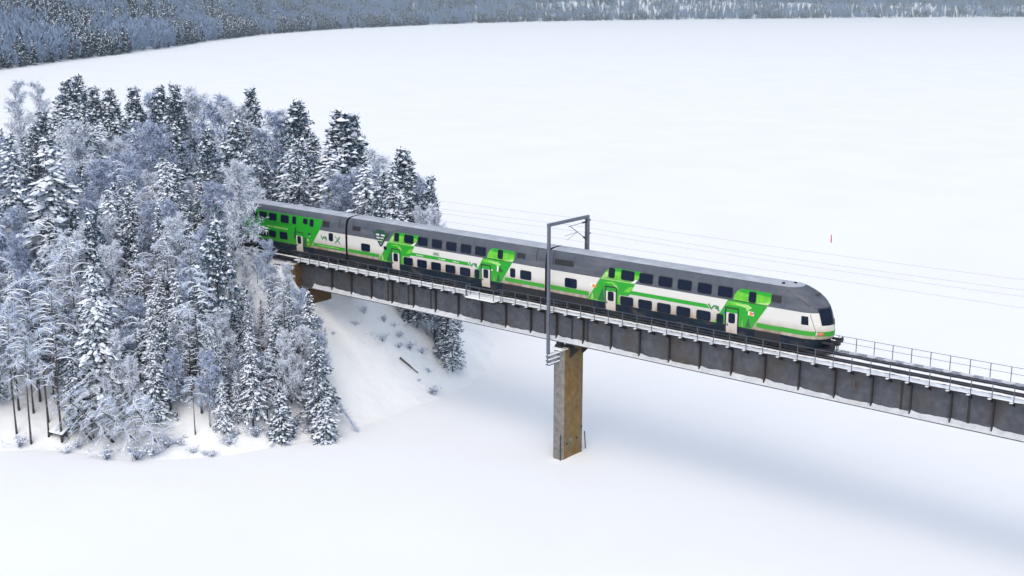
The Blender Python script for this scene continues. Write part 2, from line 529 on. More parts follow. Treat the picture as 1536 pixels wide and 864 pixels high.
def birch(seed, H=15., Rm=2.4, base=0.16, limbs=46, frost=0.78, spread=1.0, heavy=False):
    rng = np.random.default_rng(seed)
    s = Soup()
    for k in range(limbs):
        u = (k+rng.uniform(0, 1))/limbs
        z0 = H*(base+(0.90-base)*u)
        L = (H*0.30*(1-u)**0.7+0.9)*rng.uniform(.7, 1.15)
        an = rng.uniform(0, 6.283)
        el = R(rng.uniform(38, 66))
        d = np.array([np.cos(an)*np.cos(el), np.sin(an)*np.cos(el), np.sin(el)])
        n = 9
        t = np.linspace(0, 1, n)
        rr = np.minimum(L*t*np.cos(el)*spread, Rm*(1-.35*u))
        P = np.stack([np.cos(an)*rr, np.sin(an)*rr, z0+L*t*np.sin(el)-0.18*L*t**2.5], 1)
        P[:, 2] = np.minimum(P[:, 2], H*1.0)
        s.quads(ribbons(rng, P[:-1], P[1:], 0.09*(1-t[:-1]*.7)), 1)
        # secondary branches
        m2 = 10
        ti = rng.uniform(.15, 1, m2)
        S0 = np.stack([np.interp(ti, t, P[:, i]) for i in range(3)], 1)
        sd = norm(d+rng.normal(0, .65, (m2, 3)))
        sl = rng.uniform(.5, 1.15, m2)*(0.55+0.5*(1-u))
        S1 = S0+sd*sl[:, None]
        s.quads(ribbons(rng, S0, S1, np.full(m2, .045)), 1)
        # twigs with hoar frost
        nt2 = 15
        ii = np.repeat(np.arange(m2), nt2)
        a = rng.uniform(0, 1, len(ii))[:, None]
        T0 = S0[ii]*(1-a)+S1[ii]*a
        td = norm(sd[ii]*0.6+rng.normal(0, .6, (len(ii), 3))+np.array([0, 0, .05]))
        tl = rng.uniform(.25, .62, len(ii))
        T1 = T0+td*tl[:, None]
        T1[:, 2] -= rng.uniform(0, .15, len(ii))
        f = rng.random(len(ii)) < frost
        w = rng.uniform(.035, .07, len(ii))
        s.quads(ribbons(rng, T0[f], T1[f], w[f]), 0)
        s.quads(ribbons(rng, T0[~f], T1[~f], w[~f]*0.8), 1)
    return s.mesh('crown', [M['hoar'] if heavy else M['frost'], M['twig']])

def bare_tree(seed, H=13., nb=34, Lm=3.0, base=0.2):
    """thin trunk with arching boughs, each with a line of snow on its upper side"""
    rng = np.random.default_rng(seed)
    s = Soup()
    for k in range(nb):
        u = (k+rng.uniform(0, 1))/nb
        z0 = H*(base+(.96-base)*u)
        L = Lm*(0.45+0.75*(1-u))*rng.uniform(.55, 1.1)
        an = rng.uniform(0, 6.283)
        n = 8
        t = np.linspace(0, 1, n)
        bend = rng.normal(0, .25)
        P = np.stack([np.cos(an+bend*t)*L*t, np.sin(an+bend*t)*L*t, z0+L*(rng.uniform(.25, .75)*t-rng.uniform(.45, 1.0)*t*t)], 1)
        def limb(P, w0, w1, pad):
            n = len(P)
            dn = np.gradient(P, axis=0)
            sd = norm(np.cross(dn, [0, 0, 1.]))*np.linspace(w0, w1, n)[:, None]
            up = np.stack([np.zeros(n), np.zeros(n), np.linspace(pad, pad*.6, n)*rng.uniform(.5, 1.3, n)], 1)
            lo = np.stack([np.zeros(n), np.zeros(n), -np.linspace(w0, w1, n)*1.2], 1)
            a, b_, c, e = P-sd, P+sd, P+up, P+lo
            for x, y, mi in ((a, c, 0), (c, b_, 0), (b_, e, 1), (e, a, 1)):
                s.quads(np.stack([x[:-1], y[:-1], y[1:], x[1:]], 1), mi)
        limb(P, .05, .022, .085)
        for j in range(rng.integers(4, 8)):
            ti = rng.uniform(.25, .95)
            S0 = np.array([np.interp(ti, t, P[:, i]) for i in range(3)])
            a2 = an+rng.choice([-1, 1])*rng.uniform(.4, 1.0)
            l2 = L*rng.uniform(.2, .42)
            tt = np.linspace(0, 1, 4)
            Q = S0+np.stack([np.cos(a2)*l2*tt, np.sin(a2)*l2*tt, l2*(.2*tt-.6*tt*tt)], 1)
            limb(Q, .028, .014, .05)
            nn = 9
            b0 = Q[rng.integers(1, 4, nn)]
            s.quads(ribbons(rng, b0, b0+norm(rng.normal(0, 1, (nn, 3))+[np.cos(a2), np.sin(a2), -.1])*rng.uniform(.2, .5, nn)[:, None], np.full(nn, .035)), 2)
    return s.mesh('crown', [M['pad'], M['bark'], M['frost']])

KIND = {
    'spruce': [(conifer(11, 16, 2.7, 25, .5, padr=.40), 16), (conifer(12, 16, 2.4, 26, .38, padr=.34), 16), (conifer(13, 16, 3.1, 23, .62, padr=.46), 16), (conifer(14, 16, 2.6, 26, .30, bare=.12, padr=.33), 16)],
    'pine': [(pine(21, 17, 2.7, snow=.32), 17), (pine(22, 17, 2.4, .3, 260, .25), 17), (pine(23, 17, 3.0, .42, 240, .42), 17)],
    'birch': [(birch(31, 15, 2.2), 15), (birch(32, 15, 1.9, .2, 44, .72), 15), (birch(33, 15, 2.6, .12, 52, .90, heavy=True), 15), (birch(34, 15, 1.7, .15, 42, .88, .8, heavy=True), 15)],
    'bare': [(bare_tree(41), 13), (bare_tree(42, 13, 28, 3.4, .3), 13), (bare_tree(43, 13, 40, 2.6, .12), 13), (bare_tree(44, 13, 16, 2.2, .58), 13)],
    'young': [(conifer(51, 5, 1.35, 13, .9, base=.04, padr=.27), 5), (conifer(52, 5, 1.1, 14, .8, base=.04, padr=.24), 5)],
}
TRUNK = {
    'spruce': trunk_mesh('trunk', 15.2, .17, M['bark'], 1), 'pine': trunk_mesh('trunk', 16, .19, M['bark'], 2),
    'birch': trunk_mesh('trunk', 14, .12, M['birch'], 3), 'bare': trunk_mesh('trunk', 12.6, .115, M['bark'], 4, 0.5),
    'young': trunk_mesh('trunk', 4.5, .06, M['bark'], 5, .05),
}
NAME = {'spruce': 'spruce_tree', 'pine': 'pine_tree', 'birch': 'birch_tree', 'bare': 'bare_tree', 'young': 'spruce_sapling'}
trees = []
def plant(kind, x, y, H, label, group, var=None, rz=None, wide=1.0, lean=(0, 0), z=None):
    var = random.randrange(len(KIND[kind])) if var is None else var
    me, H0 = KIND[kind][var]
    e = empty(NAME[kind], (x, y, ground(x, y)-0.1 if z is None else z), random.uniform(0, 6.28) if rz is None else rz)
    k = H/H0
    e.scale = (k*wide, k*wide, k)
    e.rotation_euler[0], e.rotation_euler[1] = lean
    tag(e, label, 'tree', group)
    link_mesh('trunk', TRUNK[kind], e)
    link_mesh('crown', me, e)
    trees.append((x, y))
    return e

def plant_px(kind, px, ytop, d, label, group=None, **kw):
    """a tree whose top is seen at pixel (px, ytop), d metres deep: gives its ground position and real height"""
    p = at_depth(px, ytop, d)
    gz = ground(p.x, p.y)
    return plant(kind, p.x, p.y, max(2.0, p.z-gz), label, group, **kw)

# key trees, each placed where it stands in the photograph
GF, GB = 'trees on the near slope of the peninsula', 'trees behind the railway line'
key = [
    ('spruce', 72, 203, 131, 'tall heavily snow-laden spruce near the left edge, the biggest white one', GF, 2, 1.25),
    ('spruce', 14, 205, 137, 'snow-laden spruce cut by the left edge of the photo', GF, 0, 1.15),
    ('spruce', 262, 247, 133, 'snow-laden spruce with rounded top left of the white birch by the train', GF, 0, 1.2),
    ('birch', 356, 228, 128, 'bright white frosted birch just left of the last green coach', GF, 2, 1.05),
    ('birch', 318, 262, 131, 'frosted birch leaning against the white birch beside the train', GF, 1, 1.0),
    ('birch', 400, 352, 126, 'small frosted birch overlapping the left end of the train', GF, 0, 1.0),
    ('birch', 112, 172, 148, 'tall grey frosted birch with a pointed plume, second row at left', GF, 3, 1.3),
    ('birch', 182, 218, 143, 'rounded lavender frosted birch right of the tallest plume', GF, 0, 1.3),
    ('birch', 150, 226, 139, 'frosted birch between the tall plume and the rounded birch', GF, 1, 1.2),
    ('spruce', 312, 462, 118.5, 'snow-heavy spruce on the shore with thick white pads, alone in front', GF, 2, 1.0),
    ('spruce', 236, 412, 121, 'pointed snowy spruce on the shore left of the heavy padded spruce', GF, 0, 1.0),
    ('spruce', 190, 420, 123, 'narrow snowy spruce with a slim tip among frosted twigs', GF, 1, 0.9),
    ('spruce', 364, 420, 123, 'snow-dusted spruce below the white birch near the bank', GF, 0, 0.95),
    ('spruce', 436, 452, 121, 'dark slender spruce at the edge of the open bank', GF, 3, 0.85),
    ('spruce', 412, 470, 119, 'snowy spruce beside the slender one at the edge of the bank', GF, 1, 1.0),
    ('young', 486, 598, 118, 'small dark-trimmed spruce sapling alone on the shore snow', GF, 0, 1.0),
    ('young', 420, 590, 117.5, 'young spruce bowed white with snow at the foot of the slope', GF, 1, 1.1),
    ('bare', 42, 395, 119, 'thin straight trunk with snowy arching boughs near the left edge', GF, 1, 1.0),
    ('bare', 10, 430, 118, 'leafless tree with snow-lined boughs cut by the left edge', GF, 0, 1.0),
    ('bare', 66, 430, 120, 'twin-looking bare trunk with few boughs beside the jetty', GF, 1, 0.8),
    ('bare', 160, 440, 118.5, 'bare tree with many drooping snow-lined boughs by the shore', GF, 2, 1.2),
    ('bare', 205, 470, 117, 'bare snow-lined tree leaning out in the shore thicket', GF, 0, 1.2),
    ('bare', 120, 455, 120, 'bare tree with snowy boughs behind the jetty', GF, 2, 1.0),
    ('spruce', 300, 268, 134, 'snowy spruce hiding the track left of the rear coach', GF, 1, 1.3),
    ('birch', 284, 262, 135.5, 'frosted birch in front of the hidden part of the rear coach', GF, 2, 1.1),
    ('birch', 334, 270, 132.5, 'frosted birch just below the two white birches by the rear coach', GF, 0, 1.2),
    ('spruce', 318, 290, 133, 'snowy spruce squeezed between frosted birches by the rear coach', GF, 3, 1.2),
    ('birch', 384, 372, 130, 'frosted birch on the embankment just below the rear coach', GF, 1, 1.1),
    ('birch', 368, 392, 127.5, 'frosted birch on the embankment left of the one below the rear coach', GF, 2, 1.0),
    ('birch', 408, 398, 127, 'slim frosted birch at the left end of the bridge railing', GF, 3, 1.2),
    ('birch', 428, 388, 125.5, 'frosted birch standing against the end of the bridge', GF, 3, 1.0),
    ('birch', 448, 424, 123, 'frosted birch between the bridge end and the dark slender spruce', GF, 0, 1.0),
    ('spruce', 462, 438, 121.5, 'snow-flecked spruce farthest right on the near slope', GF, 1, 1.05),
    ('spruce', 474, 500, 119, 'short spruce at the right foot of the near wood', GF, 3, 1.2),
    ('birch', 455, 480, 119.5, 'short frosted birch at the right edge of the near wood', GF, 2, 1.0),
    ('bare', 372, 500, 118, 'bare shrubby tree with white twigs right of the padded spruce', GF, 2, 1.0),
    ('bare', 396, 520, 118, 'low bare tree with snowy boughs at the bank edge', GF, 0, 1.0),
    ('pine', 116, 117, 225, 'dark twin-topped pine against the lake at upper left', GB, 0, 1.1),
    ('pine', 100, 124, 218, 'dark pine left half of the twin-topped pair', GB, 2, 1.2),
    ('pine', 140, 134, 215, 'dark pine right of the twin-topped pair', GB, 1, 1.1),
    ('pine', 164, 138, 212, 'short dark pine with a pointed top at the gap to the lake', GB, 0, 1.2),
    ('birch', 24, 112, 232, 'pale frosted birch standing tall against the ice at far left', GB, 3, 1.0),
    ('birch', 54, 114, 230, 'slim pale birch beside the far-left frosted one', GB, 3, 0.9),
    ('birch', 284, 121, 205, 'round-headed frosted birch highest in the middle of the wood', GB, 2, 1.4),
    ('birch', 228, 128, 208, 'pale frosted birch left of the round-headed one', GB, 0, 1.2),
    ('pine', 200, 135, 206, 'dark pine at the right side of the gap in the trees', GB, 1, 1.1),
    ('pine', 240, 134, 204, 'dark pine between pale birches in the back row', GB, 0, 1.1),
    ('pine', 262, 131, 200, 'spiky dark pine beside the round-headed birch', GB, 1, 1.0),
    ('birch', 330, 132, 195, 'frosted birch right of the round-headed one', GB, 0, 1.3),
    ('pine', 375, 137, 186, 'dark-tipped pine sticking out of pale birches', GB, 1, 1.0),
    ('birch', 352, 140, 185, 'pale birch left of the dark-tipped pine', GB, 2, 1.1),
    ('pine', 446, 157, 172, 'dark pine with a bent tip in the back row', GB, 0, 1.2),
    ('birch', 414, 152, 176, 'pale birch between two dark-tipped pines', GB, 1, 1.2),
    ('pine', 514, 174, 158, 'big dark bushy pine standing highest behind the train', GB, 2, 1.35),
    ('pine', 530, 178, 160, 'narrow dark pine joined to the big bushy one', GB, 1, 1.0),
    ('spruce', 470, 208, 158, 'snowy spruce left of the big bushy pine', GB, 3, 1.2),
    ('spruce', 494, 225, 148, 'broad snow-padded spruce right above the rear coaches', GB, 2, 1.5),
    ('spruce', 438, 222, 150, 'broad snow-padded spruce above the left end of the train', GB, 2, 1.4),
    ('birch', 562, 213, 152, 'grey frosted birch to the right of the big dark pine', GB, 2, 1.2),
    ('birch', 545, 236, 147, 'frosted birch just above the joint of the rear coaches', GB, 0, 1.3),
    ('pine', 604, 228, 146, 'dark-topped pine near the right end of the wood', GB, 0, 1.2),
    ('birch', 584, 238, 148, 'frosted birch left of the dark-topped pine', GB, 3, 1.2),
    ('birch', 628, 254, 146, 'pale birch right of the dark-topped pine', GB, 0, 0.95),
    ('spruce', 612, 262, 141, 'snowy spruce below the dark-topped pine', GB, 3, 1.15),
    ('spruce', 574, 258, 143, 'snowy spruce behind the roof of the middle coach', GB, 1, 1.2),
    ('pine', 645, 268, 144, 'slender pine at the right end of the wood', GB, 1, 0.8),
    ('birch', 650, 300, 140, 'last frosted birch of the wood, above the coach roof', GB, 3, 1.0),
    ('birch', 634, 300, 138, 'frosted bush-like birch at the right end above the train', GB, 2, 0.9),
]
for k, px, yt, d, lab, grp, var, wide in key:
    plant_px(k, px, yt, d, lab, grp, var=var, wide=wide)
# short trees on the shore seen below the bridge
for k, px, yt, d, lab, var, wide in [
        ('spruce', 672, 456, 137, 'dark little pine-like spruce at the tip of the shore below the bridge', 3, 1.5),
        ('spruce', 664, 440, 139, 'snowy spruce second from the shore tip below the bridge', 1, 1.4),
        ('birch', 646, 436, 139, 'frosted birch under the bridge beside dark trunks', 0, 1.2),
        ('spruce', 630, 430, 141, 'spruce under the bridge at the top of the slope', 3, 1.2),
        ('pine', 674, 440, 137.5, 'small dark pine between the two spruces at the shore tip', 1, 1.2),
        ('birch', 618, 424, 143, 'frosted birch highest on the slope under the bridge', 1, 1.2),
        ('spruce', 678, 478, 136, 'lowest snowy spruce right at the shore tip', 0, 1.5)]:
    plant_px(k, px, yt, d, lab, 'trees on the shore under the bridge', var=var, wide=wide)

def ground_hit(px, py):
    d = ray(px, py); t = 100.0
    while t < 400:
        q = CP+d*t
        if q.z < max(ground(q.x, q.y), ICE): break
        t += .2
    return q
for i, (k, px, py, H, var, lab) in enumerate([
        ('pine', 612, 484, 7.0, 0, 'small dark pine on the slope, leftmost of those seen below the girder'),
        ('spruce', 626, 492, 7.5, 3, 'small snowy spruce below the girder beside the leftmost pine'),
        ('birch', 640, 502, 7.0, 0, 'small frosted birch below the girder between dark trees'),
        ('pine', 652, 514, 7.5, 2, 'small dark pine with snow in the middle of the clump below the girder'),
        ('birch', 664, 522, 7.0, 1, 'small frosted birch near the shore tip below the girder'),
        ('pine', 676, 532, 7.0, 1, 'low dark pine at the lower end of the clump below the girder')]):
    q = ground_hit(px, py)
    plant(k, q.x, q.y, H, lab, 'trees on the shore under the bridge', var=var, wide=1.5)

# fill of the wood
SIL = [(-200, 190), (0, 190), (24, 185), (60, 182), (82, 156), (116, 130), (150, 148), (182, 172), (204, 148), (285, 132), (330, 142), (400, 158), (450, 168),
       (476, 192), (515, 190), (545, 212), (562, 224), (604, 240), (630, 262), (648, 285), (658, 320)]
def sil(x):
    for (a, b), (c, d) in zip(SIL, SIL[1:]):
        if a <= x <= c: return b+(d-b)*(x-a)/(c-a)
    return 400
def project(p):  # picture position of a point, to keep the fill below the skyline of the wood
    d = Vector(p)-CP
    z = d.dot(FWD)
    return 768+FPX*d.dot(RGT)/z, 432-FPX*d.dot(UPV)/z, z
LAB = {'spruce': 'snow-covered spruce in the thick of the wood', 'pine': 'dark-needled pine with snow in the thick of the wood',
       'birch': 'frosted birch in the thick of the wood', 'bare': 'bare snow-lined tree in the thick of the wood'}
def far_enough(x, y, r):
    return all((x-a)**2+(y-b)**2 > r*r for a, b in trees)
rnd = random.Random(5)
n_back = n_front = tries = 0
while n_back < 150 and tries < 9000:
    tries += 1
    px = rnd.uniform(-60, 640); d = rnd.uniform(136, 255)
    p0 = at_depth(px, 300, d)
    x, y = p0.x, p0.y
    if y < 6.0 or land_dist(x, y) < 1.5: continue
    if not far_enough(x, y, 2.6): continue
    gz = ground(x, y)
    H = rnd.uniform(11, 19)
    k = rnd.choices(['spruce', 'pine', 'birch'], [.34, .26, .40])[0]
    _, yt, dd = project((x, y, gz+H))
    lim = sil(px)+rnd.uniform(2, 34)
    if yt < lim:
        H -= (lim-yt)*dd/FPX
    if H < 7: continue
    plant(k, x, y, H, LAB[k]+' behind the railway', 'wood behind the railway: '+k, wide=rnd.uniform(.95, 1.35))
    n_back += 1
tries = 0
while n_front < 120 and tries < 12000:
    tries += 1
    px = rnd.uniform(-80, 440); d = rnd.uniform(116, 148)
    p0 = at_depth(px, 450, d)
    x, y = p0.x, p0.y
    if y > -5.2 or land_dist(x, y) < (1.2 if px > 135 else 8): continue
    if not far_enough(x, y, 1.9): continue
    gz = ground(x, y)
    k = rnd.choices(['spruce', 'birch', 'bare', 'pine'], [.36, .38, .20, .06])[0]
    H = rnd.uniform(8.5, 16)
    bx, by, dd = project((x, y, gz))
    _, yt, dd = project((x, y, gz+H))
    lim = 205+max(0, px-180)*.25
    if px > 300: lim = max(lim, 300)
    if px > 340: lim = max(lim, 395+(px-340)*.4)
    if px > 385: lim = max(lim, 440)
    hw = 26 if px > 330 else 0
    if px+hw > 470 or (px+hw > 425 and yt < 400): 
        if px+hw > 470: continue
    lim += rnd.uniform(0, 60)
    if yt < lim: H -= (lim-yt)*dd/FPX
    if H < 4.5: continue
    plant(k, x, y, H, LAB[k]+' on the near slope', 'wood on the near slope: '+k, wide=rnd.uniform(.72, 1.0))
    n_front += 1
n_slope = tries = 0
while n_slope < 125 and tries < 15000:
    tries += 1
    px, py = rnd.uniform(-40, 482), rnd.uniform(440, 668)
    d_ = ray(px, py)
    t_ = 100.0
    while t_ < 160:
        q = CP+d_*t_
        if q.z < ground(q.x, q.y): break
        t_ += .25
    x, y = q.x, q.y
    if y > -5.0 or land_dist(x, y) < .6: continue
    if px > 440 and py < 500: continue
    if px > 466 and py < 560: continue
    if not far_enough(x, y, 1.35 if px > 280 else 1.6): continue
    H = rnd.uniform(4.5, 10.5) if px > 130 else rnd.uniform(9, 13)
    if px > 300: H = min(H, (py-(415+(px-300)*.35))/14.5) if px < 400 else min(H, (py-(395+(px-400)*.75))/14.3)
    if H < 2.6: continue
    k = rnd.choices(['spruce', 'birch', 'bare'], [.30, .38, .32] if px > 130 else [.06, .06, .88])[0]
    plant(k, x, y, H, LAB[k]+', low on the shore slope', 'low trees on the shore slope: '+k, var=(3 if k == 'bare' and px < 135 else None), wide=rnd.uniform(.8, 1.15))
    n_slope += 1
print('trees', len(trees), n_back, n_front, n_slope)

# ------------------------------------------------------------------ far wood beyond the lake: one mass, scattered with geometry nodes
def far_conifer(seed):
    rng = np.random.default_rng(seed)
    s = Soup()
    nw = 13
    for k in range(nw):
        u = k/(nw-1)
        z = 0.1+0.88*u
        r = 0.19*(1-u)**.8+0.012
        n = 7
        an = rng.uniform(0, 6.283, n)
        o = np.stack([np.cos(an), np.sin(an), np.zeros(n)], 1)
        L = r*rng.uniform(.7, 1.25, n)
        a = np.tile([0, 0, z+.05], (n, 1)); tip = o*L[:, None]+np.array([0, 0, z-.04])
        sd = np.stack([-np.sin(an), np.cos(an), np.zeros(n)], 1)*(L*0.42)[:, None]
        mid = o*(L*.55)[:, None]+np.array([0, 0, z-.005])
        s.quads(np.stack([a, mid+sd, tip, mid-sd], 1), 0)
        kp = rng.random(n) < .42
        up = np.array([0, 0, .010])
        sh = .72
        s.quads(np.stack([a[kp]*1.0+up, (mid+sd*sh)[kp]+up, (mid*(1-.75)+tip*.75)[kp]+up, (mid-sd*sh)[kp]+up], 1), 1)
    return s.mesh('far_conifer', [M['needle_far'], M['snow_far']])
def far_birch(seed):
    rng = np.random.default_rng(seed)
    s = Soup()
    n = 130
    u = rng.uniform(0, 1, n)
    an = rng.uniform(0, 6.283, n)
    r = .17*np.sin(np.pi*(.1+.85*u))*np.sqrt(rng.uniform(.05, 1, n))
    p = np.stack([np.cos(an)*r, np.sin(an)*r, .15+.8*u], 1)
    d = norm(np.stack([np.cos(an)*.5, np.sin(an)*.5, np.ones(n)], 1)+rng.normal(0, .35, (n, 3)))
    f = rng.random(n) < .72
    q = ribbons(rng, p, p+d*rng.uniform(.08, .2, n)[:, None], np.full(n, .022))
    s.quads(q[f], 0); s.quads(q[~f], 1)
    s.quads(ribbons(rng, np.zeros((2, 3)), np.tile([0, 0, .8], (2, 1)), [.02, .02]), 1)
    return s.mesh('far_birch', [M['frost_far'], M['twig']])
tcol = bpy.data.collections.new('far_tree_templates')
for i, me in enumerate([far_conifer(61), far_conifer(62), far_conifer(63), far_conifer(66), far_birch(64), far_birch(65)]):
    tcol.objects.link(bpy.data.objects.new('far_template_%d' % i, me))
rng = np.random.default_rng(3)
P, S = [], []
for i in range(len(fs)-1):
    p, out, D = fs[i]
    p2, out2, D2 = fs[i+1]
    seg = (p2-p).length
    sp = 8.6+D/330
    depth = 780 if D > 1500 else 620
    n = int(seg*depth/(sp*sp))
    for _ in range(n):
        a = rng.random(); t = depth*rng.random()**1.15
        if t < 3: continue
        q = p.lerp(p2, a); o = out.lerp(out2, a)
        x, y = q.x+o.x*t, q.y+o.y*t
        z = far_z(i, t)*(1-a)+far_z(i+1, t)*a
        if D > 2500 and math.sin(x*.012+1.0)*math.sin(y*.010) > .80 and t > 250: continue
        P.append((x, y, z-.3)); S.append(rng.uniform(13, 26)*(0.6 if t < 10 else 1))
# a denser front row along the water's edge
for i in range(len(fs)-1):
    p, out, D = fs[i]; p2 = fs[i+1][0]
    for _ in range(int((p2-p).length/(2.2+D/1500))):
        a = rng.random(); t = rng.uniform(2, 18)
        q = p.lerp(p2, a)
        P.append((q.x+out.x*t, q.y+out.y*t, ICE+0.3)); S.append(rng.uniform(5, 17))
print('far trees', len(P))
pm = bpy.data.meshes.new('far_wood')
pm.from_pydata(P, [], [])
def patch(x, y):
    return math.sin(x*.035+1.1*math.sin(y*.021))+math.sin(y*.043+x*.017+2)+.6*math.sin(x*.11-y*.09)
pk = [random.Random(i).choice((0, 1, 2, 3)) if patch(p[0], p[1])+random.Random(i*7).uniform(-1.1, 1.1) > -.55 else random.Random(i).choice((4, 5)) for i, p in enumerate(P)]
at2 = pm.attributes.new('pick', 'INT', 'POINT')
at2.data.foreach_set('value', np.array(pk, np.int32))
at_ = pm.attributes.new('size', 'FLOAT', 'POINT')
at_.data.foreach_set('value', np.array(S, np.float32))
fw = bpy.data.objects.new('far_forest', pm)
COL.objects.link(fw)
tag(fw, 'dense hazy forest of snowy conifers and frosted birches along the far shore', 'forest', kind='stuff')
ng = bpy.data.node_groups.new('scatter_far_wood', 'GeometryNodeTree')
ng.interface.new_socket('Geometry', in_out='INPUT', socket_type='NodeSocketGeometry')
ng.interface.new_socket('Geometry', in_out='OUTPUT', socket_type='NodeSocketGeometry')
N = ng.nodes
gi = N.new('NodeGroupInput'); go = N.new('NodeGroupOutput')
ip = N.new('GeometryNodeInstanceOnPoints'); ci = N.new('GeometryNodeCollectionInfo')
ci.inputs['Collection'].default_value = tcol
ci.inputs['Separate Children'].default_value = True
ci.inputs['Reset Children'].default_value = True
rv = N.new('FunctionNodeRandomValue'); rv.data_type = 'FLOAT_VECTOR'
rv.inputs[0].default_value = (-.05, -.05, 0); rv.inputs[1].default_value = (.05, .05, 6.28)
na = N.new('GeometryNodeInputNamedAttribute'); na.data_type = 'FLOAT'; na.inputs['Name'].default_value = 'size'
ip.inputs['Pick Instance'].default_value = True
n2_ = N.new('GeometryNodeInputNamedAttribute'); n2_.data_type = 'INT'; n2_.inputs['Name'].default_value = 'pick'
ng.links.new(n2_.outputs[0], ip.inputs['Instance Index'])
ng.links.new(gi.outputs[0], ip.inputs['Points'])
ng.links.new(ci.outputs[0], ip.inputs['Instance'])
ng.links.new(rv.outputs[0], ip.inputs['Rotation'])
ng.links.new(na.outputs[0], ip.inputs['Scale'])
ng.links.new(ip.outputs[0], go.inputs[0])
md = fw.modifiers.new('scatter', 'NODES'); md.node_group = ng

# ------------------------------------------------------------------ bridge
X0, X1 = -34.0, 104.0
bridge = empty('railway_bridge', (0, 0, 0))
tag(bridge, 'long dark steel girder railway bridge carrying the train over the frozen lake', 'bridge')
NEAR_W = -1.62                      # web plane of the near girder
stX = [40.35-3.0*k+0.0 for k in range(-21, 25)]
stX = [x for x in stX if X0+2.5 < x < X1]
def girder(sgn):
    b = MB()
    y = sgn*1.62
    b.box(X0, X1, min(y, y-sgn*.03), max(y, y-sgn*.03), -3.02, -.46)                       # web
    b.box(X0, X1, min(y+sgn*.38, y-sgn*.30), max(y+sgn*.38, y-sgn*.30), -3.10, -3.022)     # bottom flange
    b.box(X0, X1, min(y+sgn*.26, y-sgn*.30), max(y+sgn*.26, y-sgn*.30), -.458, -.38)       # top flange
    for i, x in enumerate(stX):
        w = .05
        b.box(x-w, x+w, min(y+sgn*.002, y+sgn*.26), max(y+sgn*.002, y+sgn*.26), -3.018, -.462, 1)
    for x in (-20.4, -17.5, 4.72, 3.0, -.1, -14.4, 33.6, 38.6, 43.2):
        b.box(x-.10, x+.10, min(y+sgn*.002, y+sgn*.035), max(y+sgn*.002, y+sgn*.035), -3.018, -.462, 1)   # splice plates
    return b.build('girder', [M['steel'], M['stiff']], bridge)
girder(-1); girder(1)
# cross bracing between the girders
b = MB()
for k in range(46):
    x = X0+3*k
    b.box(x, x+.12, -1.55, 1.55, -2.6, -2.45); b.box(x, x+.12, -1.55, 1.55, -1.0, -.85)
b.build('cross_bracing', M['stiff'], bridge)
# snow lying on the bottom flange, drifting up against the web and sagging between stiffeners
b = MB()
rr = random.Random(4)
xs_ = []
x = X0+2.4
while x < X1:
    xs_.append(x); x += .25
prof = []
for x in xs_:
    ph = ((x-40.35) % 3.0)/3.0
    e = min(ph, 1-ph)*3.0
    h = .33+.11*math.exp(-e/.22)*(1 if ph < .5 else .3)-.05*ph+.02*math.sin(x*2.1)+.02*math.sin(x*5.3+1)+rr.uniform(-.015, .015)
    h += .07*math.sin(x*.37)
    prof.append(max(h, .12))
for i in range(len(xs_)-1):
    a, c = xs_[i], xs_[i+1]
    h0, h1 = prof[i], prof[i+1]
    yo, yi = NEAR_W-.375, NEAR_W-.003
    b.poly([(a, yo, -3.02), (c, yo, -3.02), (c, yo+.03, -2.96), (a, yo+.03, -2.96)])
    b.poly([(a, yo+.03, -2.96), (c, yo+.03, -2.96), (c, yo+.22, -3.02+h1*.62), (a, yo+.22, -3.02+h0*.62)])
    b.poly([(a, yo+.22, -3.02+h0*.62), (c, yo+.22, -3.02+h1*.62), (c, yi, -3.02+h1), (a, yi, -3.02+h0)])
b.build('flange_snow', M['shaded_snow'], bridge, smooth=True)
# deck with sleepers and snow
b = MB()
b.box(X0-90, X1, -1.55, 1.55, -.376, -.30)
x = X0-90
while x < X1:
    b.box(x, x+.26, -1.5, 1.5, -.298, -.17); x += .65
b.build('sleeper', M['timber'], bridge)['kind'] = 'stuff'
b = MB()
def strip(b, y0, y1, z, lump=.03, x0=X0-90, x1=X1, step=.5, edge=.04, seed=0):
    """a strip of settled snow with an uneven surface and soft edges"""
    r_ = random.Random(seed)
    n = int((x1-x0)/step)
    rows = []
    for i in range(n+1):
        x = x0+(x1-x0)*i/n
        j0, j1 = r_.uniform(-.03, .03), r_.uniform(-.03, .03)
        rows.append([(x, y0+j0, z-.06), (x, y0+edge+j0, z+r_.uniform(0, lump)), (x, (y0+y1)/2, z+.01+r_.uniform(0, lump)), (x, y1-edge+j1, z+r_.uniform(0, lump)), (x, y1+j1, z-.06)])
    for a, c in zip(rows, rows[1:]):
        for k in range(4):
            b.poly([a[k], c[k], c[k+1], a[k+1]])
strip(b, -.36, .36, -.11, seed=1)
strip(b, -1.50, -1.22, -.13, .04, seed=2)
b.build('deck_snow', M['snow'], bridge, smooth=True)
for sgn in (-1, 1):
    b = MB()
    y = sgn*.80
    b.prism([(y-.07, -.168), (y+.07, -.168), (y+.02, -.14), (y+.015, -.045), (y+.037, -.035), (y+.037, 0), (y-.037, 0), (y-.037, -.035), (y-.015, -.045), (y-.02, -.14)], 'x', X0-90, X1)
    b.build('rail', M['rail'], bridge, fix=True)
    b = MB()
    y = sgn*.56
    b.box(X0, X1, y-.05, y+.05, -.168, -.03)
    b.build('guard_rail', M['rail'], bridge)
